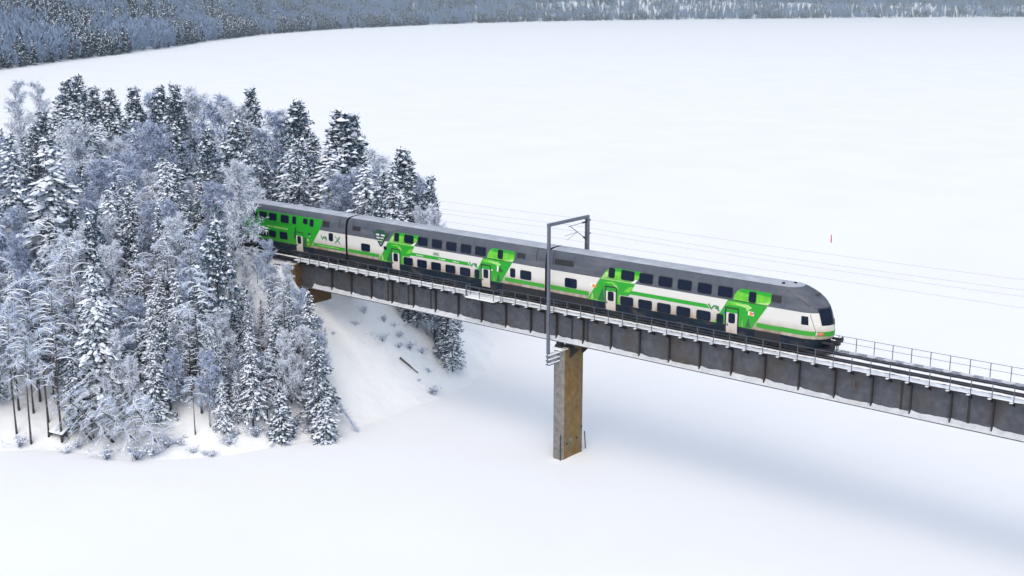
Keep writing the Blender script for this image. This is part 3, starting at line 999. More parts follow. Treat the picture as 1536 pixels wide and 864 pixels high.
# walkways
def walkway(sgn, snowy):
    w = empty('walkway'); w.parent = bridge
    b = MB()
    y0, y1 = sgn*1.56, sgn*2.36
    b.box(X0, X1, min(y0, y1), max(y0, y1), -.30, -.22)
    b.build('walkway_plate', M['grating'] if not snowy else M['stiff'], w)
    b = MB()
    if snowy:
        strip(b, -2.36, -1.66, -.17, .035, x0=X0, seed=5)
    else:
        k = 0
        for k in range(90):
            x = 39.94-1.5*k+.1
            if x < X0: break
            L = random.Random(k).uniform(.25, .6)
            b.poly([(x-L, 1.95, -.212), (x-.1, 1.62, -.212), (x+L*.7, 1.7, -.212), (x+L, 2.1, -.212), (x+.3, 2.34, -.212), (x-.35, 2.34, -.212)])
            b.poly([(x-L*.6, 2.05, -.2), (x+.05, 1.85, -.17), (x+L*.6, 2.0, -.2), (x+.3, 2.3, -.2), (x-.2, 2.3, -.2)])
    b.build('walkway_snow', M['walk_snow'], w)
    return w
wn_ = walkway(-1, True); wf_ = walkway(1, False)
# brackets with snow on their ends under the near walkway
bk = MB()
bk.box(-.05, .05, -2.62, -1.66, -.40, -.304, 0)
bk.prism([(-2.60, -.40), (-1.66, -.80), (-1.66, -.402)], 'x', -.02, .02, 0)
bk.prism([(-.10, -2.63), (.10, -2.63), (.12, -2.40), (-.12, -2.40)], 'z', -.302, -.24, 1)
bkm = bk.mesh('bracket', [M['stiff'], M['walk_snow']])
postX = [40.36-1.495*k for k in range(-42, 50)]
ps = MB()
ps.box(-.025, .025, -.025, .025, -.24, .92)
pme = ps.mesh('post', [M['rail_paint']])
def railing(name, y, skip=None):
    r = empty(name); r.parent = bridge
    segs = [(X0, X1)] if not skip else [(X0, skip[0]), (skip[1], X1)]
    b = MB()
    for a, c in segs:
        for z in (.90, .40):
            b.tube([(a, y, z), (c, y, z)], .020 if z > .5 else .016, n=6)
    return r, b
rn, b = railing('railing', -2.40, (-8.5, -4.7))
for z in (.90, .40):
    b.tube([(-8.5, -2.40, z), (-8.3, -3.28, z), (-4.9, -3.28, z), (-4.7, -2.40, z)], .026 if z > .5 else .02, n=6)
b.build('rail_bar', M['rail_paint'], rn)
for x in postX:
    if not (X0 < x < 66): continue
    if -8.6 < x < -4.6: continue
    link_mesh('post', pme, rn, (x, -2.40, 0))
    link_mesh('bracket', bkm, wn_, (x-.12, 0, 0))
for x, y in [(-8.3, -3.28), (-6.6, -3.28), (-4.9, -3.28), (-8.5, -2.42), (-4.7, -2.42)]:
    link_mesh('post', pme, rn, (x, y, 0))
rf, b = railing('railing', 2.40)
b.build('rail_bar', M['rail_paint'], rf)
for k in range(-14, 30):
    x = 39.94-1.5*k+.15
    if X0 < x < 61: link_mesh('post', pme, rf, (x, 2.40, 0))
# refuge platform beside the walkway
b = MB()
b.box(-8.35, -4.85, -3.32, -2.385, -.31, -.22, 0)
for x in (-8.1, -6.6, -5.1):
    b.box(x-.05, x+.05, -3.40, -1.66, -.42, -.312, 0)
    b.box(x+.15, x+.22, -3.40, -1.66, -.42, -.312, 0)
b.box(-8.38, -4.82, -3.36, -2.39, -.218, -.13, 1)
b.build('refuge_platform', [M['stiff'], M['snow']], bridge)
# painted number on the girder
cu = bpy.data.curves.new('number', 'FONT'); cu.body = '18'; cu.size = 1.0; cu.extrude = .002; cu.align_x = 'CENTER'
cu.materials.append(M['rustp'])
tmp_o = bpy.data.objects.new('number_curve', cu); COL.objects.link(tmp_o)
bpy.context.view_layer.update()
nm_ = bpy.data.meshes.new_from_object(tmp_o.evaluated_get(bpy.context.evaluated_depsgraph_get()))
bpy.data.objects.remove(tmp_o)
t = link_mesh('painted_number', nm_, bridge)
t.location = (29.85, NEAR_W-.006, -1.75); t.rotation_euler = (R(90), 0, 0); t.scale = (.75, .75, 1)

# pier
def pier(x, label):
    e = empty('bridge_pier', (x, 0, ICE))
    tag(e, label, 'bridge pier')
    top = -3.95-ICE
    b = MB()
    hx, hy, c = .62, 1.75, .34
    o8 = [(-hx+c, -hy), (hx-c, -hy), (hx, -hy+c), (hx, hy-c), (hx-c, hy), (-hx+c, hy), (-hx, hy-c), (-hx, -hy+c)]
    for z0, z1 in ((-1.5, top),):
        n = len(b.v)
        b.v += [(p[0], p[1], z0) for p in o8]+[(p[0], p[1], z1) for p in o8]
        for k in range(8):
            j = (k+1) % 8
            b.f.append((n+k, n+j, n+8+j, n+8+k)); b.m.append(1 if k in (2, 6) else 0)
        b.f.append(tuple(range(n+8, n+16))); b.m.append(0)
    b.build('shaft', [M['conc'], M['rust']], e)
    b = MB()
    for y in (-1.3, 1.3):
        b.box(-.35, .35, y-.35, y+.35, top+.003, top+.42)
        b.box(-.25, .25, y-.28, y+.28, top+.423, top+.85)
    b.build('bearing', M['stiff'], e)
    b = MB()
    b.prism([(-hx-.02, -1.9), (hx+.02, -1.9), (hx+.02, -.9), (-hx-.02, -.9)], 'z', top+.004, top+.12)
    b.prism([(-.5, -1.8), (.5, -1.8), (.45, -1.0), (-.45, -1.0)], 'z', top+.122, top+.2)
    b.build('pier_snow', M['snow'], e)
    b = MB()
    b.box(hx+.003, hx+.03, -.6, -.15, 1.5, 1.95)
    b.build('mark_plate', M['conc'], e)
    for y, z in ((-.95, 1.5), (.55, 1.7), (1.3, 2.6)):
        b = MB(); b.tube([(hx-.02, y, z), (hx+.012, y, z)], .13, n=10)
        b.build('drain_hole', M['dark'], e)
    b = MB(); b.tube([(hx-.1, -hy-.04, -.6), (hx-.1, -hy-.04, 2.6)], .05)
    b.build('gauge_post', M['stiff'], e)
    b = MB()
    # wooden ledge bracket on the right face
    b.prism([(hx+.002, top-.9), (hx+.9, top-.05), (hx+.9, top+.10), (hx+.002, top+.1)], 'y', 1.2, 1.35)
    b.prism([(hx+.002, top-.9), (hx+.9, top-.05), (hx+.9, top+.10), (hx+.002, top+.1)], 'y', -.6, -.45)
    b.build('ledge_bracket', M['stiff'], e, fix=True)
    # snow collar blown round the foot
    b = MB()
    n = 20
    r_ = random.Random(2)
    for k in range(n):
        a0, a1 = 2*math.pi*k/n, 2*math.pi*(k+1)/n
        def P(a, s, z):
            return (math.cos(a)*(hx+s), math.sin(a)*(hy+s), z)
        b.poly([P(a0, -.1, .12), P(a0, .4, .04), P(a1, .4, .04), P(a1, -.1, .12)])
        b.poly([P(a0, .4, .04), P(a0, 1.6, -.05), P(a1, 1.6, -.05), P(a1, .4, .04)])
    b.build('foot_snow', M['snow'], e, smooth=True)
    return e
pier(1.42, 'tall rust-stained concrete pier standing in the lake ice under the bridge')
pier(66.0, 'concrete bridge pier beyond the right edge of the photo')
b = MB()
st = MB(); st.tube([(1.72, 2.45, ICE-.2), (1.60, 2.4, ICE+1.75)], .05)
o = st.build('ice_stick', M['stiff']); tag(o, 'thin stick standing in the snow right of the pier foot', 'stick')
# abutment
e = empty('bridge_abutment', (-32.0, 0, -5))
tag(e, 'brown concrete abutment under the left end of the bridge', 'abutment')
b = MB()
b.box(-1.6, -.9, -2.0, 1.9, -2.5, 1.55)
b.box(-2.0, -1.603, -2.6, 2.6, -2.5, 4.3)
b.build('abutment_wall', M['abut'], e, bevel=.06)
b = MB()
b.prism([(-1.99, -2.5), (-1.99, 4.3), (-5.5, 4.0), (-6.5, -2.5)], 'y', -2.95, -2.603)
b.build('wing_wall', M['abut'], e, fix=True)
b = MB(); b.box(-1.58, -.95, -1.95, -1.3, 1.553, 1.66); b.build('ledge_snow', M['snow'], e, bevel=.04)

# ------------------------------------------------------------------ catenary portals and wires
def i_section(b, x, y, z0, z1, w=.30, d=.28, t=.03, mi=0):
    b.box(x-d/2, x+d/2, y-w/2, y-w/2+t, z0, z1, mi)
    b.box(x-d/2, x+d/2, y+w/2-t, y+w/2, z0, z1, mi)
    b.box(x-.02, x+.02, y-w/2+t+.001, y+w/2-t-.001, z0, z1, mi)
def portal(x, zn, zf, label, cant=True, pier_br=True):
    e = empty('catenary_portal', (x, 0, 0))
    tag(e, label, 'overhead line portal')
    b = MB(); b.box(-.125, .125, -3.25, -3.0, zn, 7.62); b.build('mast', M['galv'], e, bevel=.02)
    b = MB()
    b.box(-.17, -.06, 2.45, 2.75, zf, 7.62); b.box(.06, .17, 2.45, 2.75, zf, 7.62)
    for k in range(18):
        z = zf+.4+k*.42
        if z < 7.4: b.box(-.058, .058, 2.5, 2.7, z, z+.06)
    b.build('mast', M['galv'], e)
    b = MB(); b.box(-.13, .13, -3.28, 2.78, 7.623, 7.90); b.build('crossbeam', M['galv'], e, bevel=.02)
    b = MB()
    b.tube([(0, 1.85, 7.30), (0, -.30, 7.22)], .028)
    b.build('top_tube', M['galv'], e)
    b = MB(); b.tube([(0, 2.05, 5.95), (0, 0, 7.22)], .034); b.build('cantilever_tube', M['galv'], e)
    b = MB(); b.tube([(0, 1.05, 6.55), (0, -.75, 6.45)], .022); b.tube([(0, 1.0, 6.52), (0, -.45, 6.02)], .016); b.build('steady_arm', M['galv'], e)
    for (p, q) in [((0, 2.45, 7.32), (0, 1.80, 7.30)), ((0, 2.45, 5.72), (0, 2.0, 5.98))]:
        i_ = MB()
        P, Q = Vector(p), Vector(q)
        pts, rs = [], []
        for k in range(13):
            pts.append(P.lerp(Q, k/12)); rs.append(.09 if k % 2 else .05)
        i_.tube(pts, rs, n=8); i_.build('insulator', M['insul'], e)
    for z in (7.40, 6.17):
        i_ = MB(); i_.tube([(0, 2.75, z), (0, 2.85, z), (0, 2.95, z), (0, 3.05, z)], [.05, .09, .05, .08], n=8); i_.build('insulator', M['insul'], e)
    if pier_br:
        b = MB()
        for z in (-4.15, -4.55, -4.95):
            b.box(-.16, -.06, -3.27, -1.35, z-.12, z, 0)
            b.box(.16, .26, -3.27, -1.35, z-.12, z, 0)
            b.box(-.18, -.03, -3.29, -1.35, z+.002, z+.10, 1)
            b.box(.13, .28, -3.29, -1.35, z+.002, z+.10, 1)
        b.build('mast_bracket', [M['galv'], M['snow']], e)
    return e
portal(1.45, -5.1, -.22, 'grey steel catenary portal standing over the train at the pier')
portal(-45.0, -3.5, -3.0, 'catenary portal half hidden in the snowy trees behind the rear coach', pier_br=False)
WX = [-94.0, -45.0, 1.45, 48.0, 94.0]
for nm, y, z, sag, lab in [('contact_wire', 0.0, 5.98, .06, 'lowest overhead wire, the contact wire directly above the track'),
                           ('overhead_wire', -.05, 7.36, .45, 'messenger wire above the contact wire, carried by the portal arm'),
                           ('overhead_wire', 3.05, 6.18, .35, 'feeder wire on the lake side at mid height of the mast'),
                           ('overhead_wire', 3.05, 7.42, .35, 'topmost overhead wire, on the lake side at the top of the mast')]:
    b = MB(); pts = []
    for a, c in zip(WX, WX[1:]):
        for k in range(12):
            t = k/12
            pts.append((a+(c-a)*t, y, z-sag*4*t*(1-t)*.5))
    b.tube(pts, .009, n=5)
    tag(b.build(nm, M['wire']), lab, 'wire', 'overhead line wires')

# ------------------------------------------------------------------ train
PROF = [(.42, 1.40), (.62, 1.55), (1.0, 1.60), (1.31, 1.60), (1.55, 1.60), (1.88, 1.60), (2.6, 1.60), (3.38, 1.59), (3.9, 1.55), (4.48, 1.485), (4.8, 1.38), (4.97, 1.25), (5.09, 1.05), (5.16, .7), (5.20, .35)]
ZL = [p[0] for p in PROF]
def wz(z):
    if z <= ZL[0]: return PROF[0][1]
    for (a, b), (c, d) in zip(PROF, PROF[1:]):
        if z <= c: return b+(d-b)*(z-a)/(c-a)
    return .35
MATS = ['white', 'grey', 'roof', 'skirt', 'green', 'lime', 'palelime', 'dgreen', 'badge', 'logo', 'orange', 'blue', 'purewhite', 'rubber', 'dark', 'ventg', 'glass']
MI = {k: i for i, k in enumerate(MATS)}
MLIST = [M[k] for k in MATS]

def side_sheet(poly, off, thick=0.0):
    """polygon in (s, z) laid on the near side of the body, cut along the body's profile so that it follows it"""
    bm = bmesh.new()
    vs = [bm.verts.new((p[0], 0, p[1])) for p in poly]
    f = bm.faces.new(vs)
    if f.normal.y > 0 or (f.normal_update() or f.normal.y > 0): f.normal_flip()
    bmesh.ops.triangulate(bm, faces=bm.faces[:])
    lo, hi = min(p[1] for p in poly), max(p[1] for p in poly)
    for z in ZL:
        if lo < z < hi:
            bmesh.ops.bisect_plane(bm, geom=bm.verts[:]+bm.edges[:]+bm.faces[:], plane_co=(0, 0, z), plane_no=(0, 0, 1))
    for v in bm.verts: v.co.y = -(wz(v.co.z)+off)
    if thick:
        r = bmesh.ops.extrude_face_region(bm, geom=bm.faces[:])
        for g_ in r['geom']:
            if isinstance(g_, bmesh.types.BMVert): g_.co.y += thick
    bmesh.ops.recalc_face_normals(bm, faces=bm.faces[:]) if thick else None
    return bm
def add_bm(b, bm, mi):
    n = len(b.v)
    bm.verts.index_update()
    b.v += [tuple(v.co) for v in bm.verts]
    for f in bm.faces:
        b.f.append(tuple(n+v.index for v in f.verts)); b.m.append(mi)
    bm.free()
def rrect(s0, s1, z0, z1, r):
    pts = []
    for cx, cz, a0 in ((s1-r, z1-r, 0), (s0+r, z1-r, 90), (s0+r, z0+r, 180), (s1-r, z0+r, 270)):
        for k in range(5):
            a = R(a0+22.5*k)
            pts.append((cx+r*math.cos(a), cz+r*math.sin(a)))
    return pts

class Coach:
    def __init__(self, name, x0, label, s0=.16, s1=26.24, nose=False):
        self.e = empty(name, (x0, 0, 0))
        tag(self.e, label, 'railway coach', 'double-deck coaches of the train')
        self.b = MB(); self.layer = 1
        self.s0, self.s1, self.nose = s0, s1, nose
        b = self.b
        S = [s0, 5.3, 21.2, s1 if not nose else 23.5]
        full = [(-w, z) for z, w in PROF]+[(w, z) for z, w in PROF[::-1]]
        n = len(PROF)
        base = len(b.v)
        for s in S:
            b.v += [(s, y, z) for y, z in full]
        m2 = len(full)
        for i in range(len(S)-1):
            for k in range(m2):
                j = (k+1) % m2
                z = (full[k][1]+full[j][1])/2
                if k == m2-1: mi = MI['dark']
                elif z < 1.31: mi = MI['skirt'] if i == 1 else MI['dark']
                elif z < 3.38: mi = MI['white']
                elif z < 5.09: mi = MI['grey']
                else: mi = MI['roof']
                b.f.append((base+i*m2+k, base+i*m2+j, base+(i+1)*m2+j, base+(i+1)*m2+k)); b.m.append(mi)
        b.f.append(tuple(base+k for k in range(m2))); b.m.append(MI['dark'])
        if not nose:
            b.f.append(tuple(base+(len(S)-1)*m2+k for k in range(m2))[::-1]); b.m.append(MI['dark'])
    def decal(self, poly, m_, raised=0):
        self.layer += 1
        add_bm(self.b, side_sheet(poly, .002+.0012*self.layer), MI[m_])
    def stroke(self, pts, w, m_):
        for (a, c) in zip(pts, pts[1:]):
            dx, dz = c[0]-a[0], c[1]-a[1]
            l = math.hypot(dx, dz); nx, nz = -dz/l*w/2, dx/l*w/2
            ex, ez = dx/l*w*.3, dz/l*w*.3
            self.decal([(a[0]+nx-ex, a[1]+nz-ez), (a[0]-nx-ex, a[1]-nz-ez), (c[0]-nx+ex, c[1]-nz+ez), (c[0]+nx+ex, c[1]+nz+ez)], m_)
    def vr(self, s, z, w, h):
        def q(u, v): return (s+w*u, z+h*v)
        self.stroke([q(0, 1), q(.27, .1), q(.50, .80), q(.82, .80), q(.93, .66), q(.86, .44), q(.66, .42)], .12, 'logo')
        self.stroke([q(.76, .40), q(1.0, .0)], .12, 'logo')
    def window(self, s0, s1, z0, z1, r=.13, parent=None, name='window'):
        fr = MB(); add_bm(fr, side_sheet(rrect(s0-.05, s1+.05, z0-.05, z1+.05, r+.04), .034, .02), 0)
        o = fr.build(name, M['rubber'], parent or self.e)
        gl = MB(); add_bm(gl, side_sheet(rrect(s0, s1, z0, z1, r), .042, .006), 0)
        gl.build('pane', M['glass'], o)
        return o
    def door(self, s0, s1, framed=True, zt=2.36):
        b = MB(); add_bm(b, side_sheet([(s0, .64), (s1, .64), (s1, zt), (s0, zt)], .055, .05), 0)
        d = b.build('door', grime_door, self.e)
        self.window(s0+.24, s1-.24, 1.55, 2.30, .12, parent=d, name='door_window')
        for o in (d.children[0],):
            for me in [o.data]+[c.data for c in o.children]:
                for v in me.vertices: v.co.y -= .03
        h = MB(); h.box(s0+.08, s0+.16, -1.70, -1.658, 1.25, 1.42); h.build('door_handle', M['dark'], d)
        self.decal([(s0-.13, .66), (s0-.02, .66), (s0-.02, 2.80), (s0-.13, 2.80)], 'rubber')
        self.decal([(s1+.02, .66), (s1+.11, .66), (s1+.11, 2.80), (s1+.02, 2.80)], 'rubber')
        self.decal([(s0-.13, 2.70), (s1+.11, 2.70), (s1+.11, 2.80), (s0-.13, 2.80)], 'rubber')
    def vent(self, s0, s1, z0, z1):
        b = MB(); add_bm(b, side_sheet([(s0, z0), (s1, z0), (s1, z1), (s0, z1)], .030, .02), 0)
        n = int((s1-s0)/.12)
        for k in range(n):
            s = s0+.04+k*.12
            add_bm(b, side_sheet([(s, z0+.04), (s+.06, z0+.04), (s+.06, z1-.04), (s, z1-.04)], .046, .014), 1)
        b.build('vent_grille', [M['ventg'], M['dark']], self.e)
    def seam(self, s):
        self.decal([(s, 3.9), (s+.05, 3.9), (s+.05, 5.05), (s, 5.05)], 'rubber')
    def finish(self):
        self.b.build('body', MLIST, self.e)
    def bogie(self, s):
        e_ = empty('bogie'); e_.parent = self.e; e_.location = (s, 0, 0)
        b = MB()
        for y in (-1.12, 1.0):
            b.box(-1.75, 1.75, y, y+.12, .42, .62)
            b.box(-.5, .5, y-.02, y+.14, .25, .418)
            for x in (-1.25, 1.25):
                b.box(x-.17, x+.17, y-.06, y+.18, .34, .75)
        b.box(-.25, .25, -.98, .98, .45, .7)
        b.build('bogie_frame', M['dark'], e_)
        for x in (-1.25, 1.25):
            w = MB()
            for y in (-.80, .80):
                w.tube([(x, y-.07, .455), (x, y+.07, .455)], .45, n=24)
            w.tube([(x, -.72, .455), (x, .72, .455)], .08, n=10)
            w.build('wheelset', M['rail'], e_)
    def underframe(self):
        b = MB()
        for s, l in ((6.0, 1.5), (1.0, 1.0), (21.4, 1.2)):
            pass
        # rods, tanks and boxes seen below the white ends
        for s0, s1, z0 in ((1.2, 1.9, .62), (5.0, 5.6, .7), (21.0, 21.6, .75)):
            b.box(s0, s1, -1.50, -1.2, z0, 1.1)
        b.tube([(.5, -1.3, .9), (4.9, -1.3, .9)], .05)
        b.build('underframe_gear', M['dark'], self.e)
grime_door = grime('door_paint', (0.62, 0.61, 0.57), z0=.7, z1=2.0, amt=.55, dirt=(.40, .28, .16))

def mural(c, s, left=True, fox=False):
    """printed forest scene on the green door panels"""
    D = c.decal
    # pines printed dark, pale little birches at the foot, drifting pale streaks above
    D([(s-.95, 1.42), (s-.2, 1.45), (s-.50, 2.45)], 'dgreen')
    D([(s-1.35, 1.40), (s-.9, 1.42), (s-1.15, 1.95)], 'lime')
    D([(s-1.75, 1.38), (s-1.4, 1.38), (s-1.55, 2.1)], 'palelime')
    D([(s-.55, 2.95), (s+.5, 3.12), (s+1.3, 3.02), (s+.6, 2.96)], 'palelime')

# ---- driving coach at the front
c1 = Coach('driving_coach', 0.0, 'front driving coach with sloped cab nose, dark windscreen and green doors', nose=True)
def stripe_ends(c, ranges, z0=1.57, z1=1.90):
    for a, b_ in ranges: c.decal([(a, z0), (b_, z0), (b_, z1), (a, z1)], 'green')
def green_left(c, o):
    """green panel round the left door; o = shift along the coach"""
    c.decal([(o+6.10, 3.45), (o+6.45, 3.95), (o+6.95, 4.46), (o+10.35, 4.47), (o+9.95, 3.85), (o+9.62, 3.45)], 'lime')
    c.decal([(o+6.9, 4.15), (o+7.0, 4.46), (o+10.35, 4.47), (o+10.1, 4.05), (o+9.3, 4.25), (o+8.2, 4.20)], 'green')
    c.decal([(o+6.10, 3.45), (o+6.6, 3.47), (o+6.85, 3.95), (o+6.5, 4.0)], 'palelime')
    c.decal([(o+9.2, 3.42), (o+9.6, 3.42), (o+9.93, 3.80), (o+9.5, 3.62)], 'purewhite')
    c.decal([(o+5.98, 3.40), (o+4.65, 1.32), (o+8.10, 1.32), (o+8.10, 2.16), (o+9.0, 2.20), (o+9.68, 3.40)], 'green')
    c.decal([(o+5.98, 3.34), (o+9.68, 3.34), (o+9.72, 3.42), (o+6.0, 3.42)], 'palelime')
    c.decal([(o+4.65, 1.32), (o+5.9, 1.32), (o+5.7, 1.42), (o+5.0, 1.45)], 'lime')
    c.decal([(o+7.9, 1.34), (o+8.10, 1.34), (o+8.10, 2.1), (o+7.95, 2.3)], 'lime')
    c.decal([(o+5.75, 1.40), (o+6.45, 1.40), (o+6.28, 2.62)], 'dgreen')
    c.decal([(o+5.02, 1.42), (o+5.30, 1.42), (o+5.16, 2.0)], 'palelime')
    c.decal([(o+6.3, 3.1), (o+7.3, 3.22), (o+7.9, 3.10), (o+7.1, 3.04)], 'lime')
    c.decal([(o+7.25, 3.05), (o+7.75, 2.98), (o+7.95, 2.62), (o+7.7, 2.75)], 'palelime')
    c.decal([(o+8.5, 2.5), (o+9.2, 2.55), (o+9.5, 3.1), (o+8.9, 2.95)], 'lime')
def green_right(c, o, orange=True):
    c.decal([(o+19.15, 3.46), (o+19.25, 3.9), (o+19.50, 4.25), (o+19.90, 4.47), (o+22.50, 4.47), (o+22.50, 3.75), (o+22.28, 3.46)], 'lime')
    c.decal([(o+19.55, 4.2), (o+19.92, 4.47), (o+22.50, 4.47), (o+22.48, 4.12), (o+21.5, 4.22), (o+20.4, 4.1)], 'green')
    c.decal([(o+21.2, 3.46), (o+22.28, 3.46), (o+22.45, 3.7), (o+21.7, 3.58)], 'palelime')
    c.decal([(o+18.70, 3.40), (o+17.45, 1.32), (o+20.90, 1.32), (o+22.26, 3.40)], 'green')
    c.decal([(o+18.72, 3.30), (o+20.0, 3.32), (o+19.9, 3.0), (o+18.95, 3.0), (o+18.5, 2.95)], 'lime')
    c.decal([(o+19.25, 3.18), (o+20.5, 3.25), (o+20.9, 3.05), (o+20.45, 2.7), (o+20.35, 2.95), (o+19.6, 3.08)], 'palelime')
    c.decal([(o+19.4, 3.42), (o+21.2, 3.40), (o+21.3, 3.46), (o+19.4, 3.48)], 'rubber')
    c.decal([(o+20.35, 1.36), (o+20.85, 1.40), (o+20.62, 2.2)], 'dgreen')
    c.decal([(o+19.95, 1.38), (o+20.2, 1.38), (o+20.08, 2.0)], 'lime')
    c.decal([(o+17.47, 1.33), (o+17.75, 1.33), (o+17.75, 1.80)], 'lime')
    c.decal(rrect(o+18.34, o+18.52, 2.18, 2.36, .08), 'blue')
def mid_stripe(c, o):
    c.decal([(o+9.02, 2.40), (o+17.05, 2.40), (o+16.72, 2.72), (o+9.22, 2.72)], 'green')

c = c1
green_left(c, 0); green_right(c, 0); mid_stripe(c, 0)
c.decal([(4.95, 2.48), (5.55, 2.48), (5.55, 2.82), (4.95, 2.82)], 'purewhite')
c.decal([(5.12, 2.50), (5.62, 2.46), (5.58, 2.66), (5.20, 2.76)], 'orange')
c.decal([(20.55, 2.42), (21.1, 2.40), (21.1, 2.72), (20.6, 2.76)], 'purewhite')
c.decal([(20.68, 2.44), (21.08, 2.44), (21.0, 2.66), (20.72, 2.74)], 'orange')
c.decal([(20.92, 2.60), (21.1, 2.58), (21.08, 2.72)], 'blue')
c.vr(16.92, 2.36, 1.0, .40)
stripe_ends(c, [(.2, 4.78)], 1.60, 1.98); stripe_ends(c, [(21.35, 23.58)], 1.55, 1.92)
c.seam(.72)
for a, b_ in ((8.2, 9.48), (10.07, 11.38), (12.0, 13.3), (13.9, 15.18), (15.83, 17.08), (17.74, 19.03)):
    c.window(a, b_, 3.60, 4.38)
c.window(6.88, 7.45, 3.60, 4.40); c.window(20.57, 21.16, 3.53, 4.32)
for a, b_ in ((8.2, 9.46), (10.07, 11.37), (11.98, 13.25), (13.9, 15.15), (15.84, 17.1)):
    c.window(a, b_, 1.36, 2.08)
c.window(2.16, 3.41, 2.07, 2.84); c.window(17.74, 18.30, 1.32, 2.06)
c.door(6.66, 7.68); c.door(18.62, 19.62)
c.vent(.90, 3.05, 3.92, 4.46); c.vent(22.52, 23.4, 3.80, 4.40)
# nose: horizontal outlines stacked in height, rounded in plan and raked in profile
NZ = [(.42, 26.5), (.62, 26.8), (1.0, 26.95), (1.28, 27.02), (1.31, 27.16), (1.55, 27.26), (1.94, 27.28), (2.2, 27.24), (2.6, 27.15), (3.0, 27.03), (3.38, 26.90), (3.7, 26.72), (4.0, 26.50), (4.25, 26.25), (4.5, 25.92), (4.75, 25.47), (4.97, 24.98), (5.09, 24.55), (5.16, 24.15), (5.20, 23.8)]
def nose_pt(z, v, off=0.0):
    """v from -1 (near side) to 1 (far side)"""
    for (a, b_), (c_, d) in zip(NZ, NZ[1:]):
        if z <= c_+1e-9:
            sf = b_+(d-b_)*(z-a)/(c_-a); break
    s0 = min(25.1, sf-1.4) if z < 4.3 else max(23.52, min(25.1, sf-1.4))
    s0 = max(23.52, s0)
    an = math.pi/2*abs(v)
    ex = 2/1.92
    u = max(math.cos(an), 0)**ex; w = max(math.sin(an), 0)**ex
    W = wz(z)+off
    sf -= .06
    return (s0+(sf+off-s0)*u, (-1 if v < 0 else 1)*W*w, z)
b = MB()
nv = 28
vs_ = [-1+2*k/nv for k in range(nv+1)]
for z, _ in NZ:
    y = wz(z)
    b.v.append((23.5, -y, z))
    b.v += [nose_pt(z, v) for v in vs_]
    b.v.append((23.5, y, z))
mrow = nv+3
for i in range(len(NZ)-1):
    for k in range(mrow-1):
        z = (NZ[i][0]+NZ[i+1][0])/2
        near_end = k < 3 or k > mrow-5
        if z < 1.30: mi = MI['skirt']
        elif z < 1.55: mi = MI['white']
        elif z < 1.94: mi = MI['green']
        elif z < 3.38: mi = MI['white']
        elif z < 5.09: mi = MI['grey']
        else: mi = MI['roof']
        b.f.append((i*mrow+k, i*mrow+k+1, (i+1)*mrow+k+1, (i+1)*mrow+k)); b.m.append(mi)
b.f.append(tuple((len(NZ)-1)*mrow+k for k in range(mrow))); b.m.append(MI['roof'])
b.f.append(tuple(range(mrow))[::-1]); b.m.append(MI['dark'])
nose = b.build('cab_nose', MLIST, c.e, smooth=False)
def nose_patch(name, z0, z1, v0, v1, m_, off=.02, nz=8, nv_=16, parent=None, taper=0):
    b = MB()
    for i in range(nz+1):
        t = i/nz; z = z0+(z1-z0)*t
        for k in range(nv_+1):
            u = k/nv_
            a0 = v0+taper*(1-t); a1 = v1-taper*(1-t)
            b.v.append(nose_pt(z, a0+(a1-a0)*u, off))
    for i in range(nz):
        for k in range(nv_):
            a = i*(nv_+1)+k
            b.f.append((a, a+1, a+nv_+2, a+nv_+1)); b.m.append(0)
    o = b.build(name, M[m_] if isinstance(m_, str) else m_, parent or nose, smooth=True)
    so = o.modifiers.new('thickness', 'SOLIDIFY'); so.thickness = .015; so.offset = -1
    return o
wsd = nose_patch('windscreen', 2.42, 3.70, -.47, .47, 'glass', .02, taper=.03)
nose_patch('cab_window', 2.42, 3.10, -.965, -.775, 'glass', .02, 4, 4)
nose_patch('cab_window', 2.46, 3.06, .80, .955, 'glass', .02, 4, 4)
for s_ in (-1, 1):
    nose_patch('headlight', 1.60, 1.88, *sorted((s_*.40, s_*.56)), 'lamp', .018, 3, 4)
    nose_patch('headlight', 1.60, 1.88, *sorted((s_*.565, s_*.60)), 'lampw', .018, 3, 2)
# seams of the cab panel, wiper, roof grilles
def nose_line(pts, w=.018, m_='rubber'):
    b = MB(); b.tube([nose_pt(z, v, .004) for z, v in pts], w, n=5)
    return b.build('panel_seam', M[m_], nose)
nose_line([(3.3-.19*k, -.72+.016*k) for k in range(10)])
nose_line([(5.12, -.7), (4.9, -.985), (4.5, -.985), (4.3, -.93)][:3])
nose_line([(4.42-.022*k*k*.62, -.995+.042*k) for k in range(8)])
nose_line([(3.74+.0*k, -.60+.1*k) for k in range(13)], .022)
b = MB(); b.tube([nose_pt(2.3, .05, .05), nose_pt(2.75, .22, .05)], .02); b.build('wiper', M['rubber'], nose)
b = MB()
p = nose_pt(4.55, .0, .02)
b.box(p[0]-.25, p[0]+.05, -.25, .25, p[2]+.0, p[2]+.12)
b.build('roof_grille', M['ventg'], nose)
for s_, y in ((23.0, -.55), (23.7, .1)):
    b = MB(); b.box(s_-.12, s_+.12, y-.07, y+.07, 5.14, 5.30); b.build('roof_antenna', M['dark'], c.e, bevel=.02)
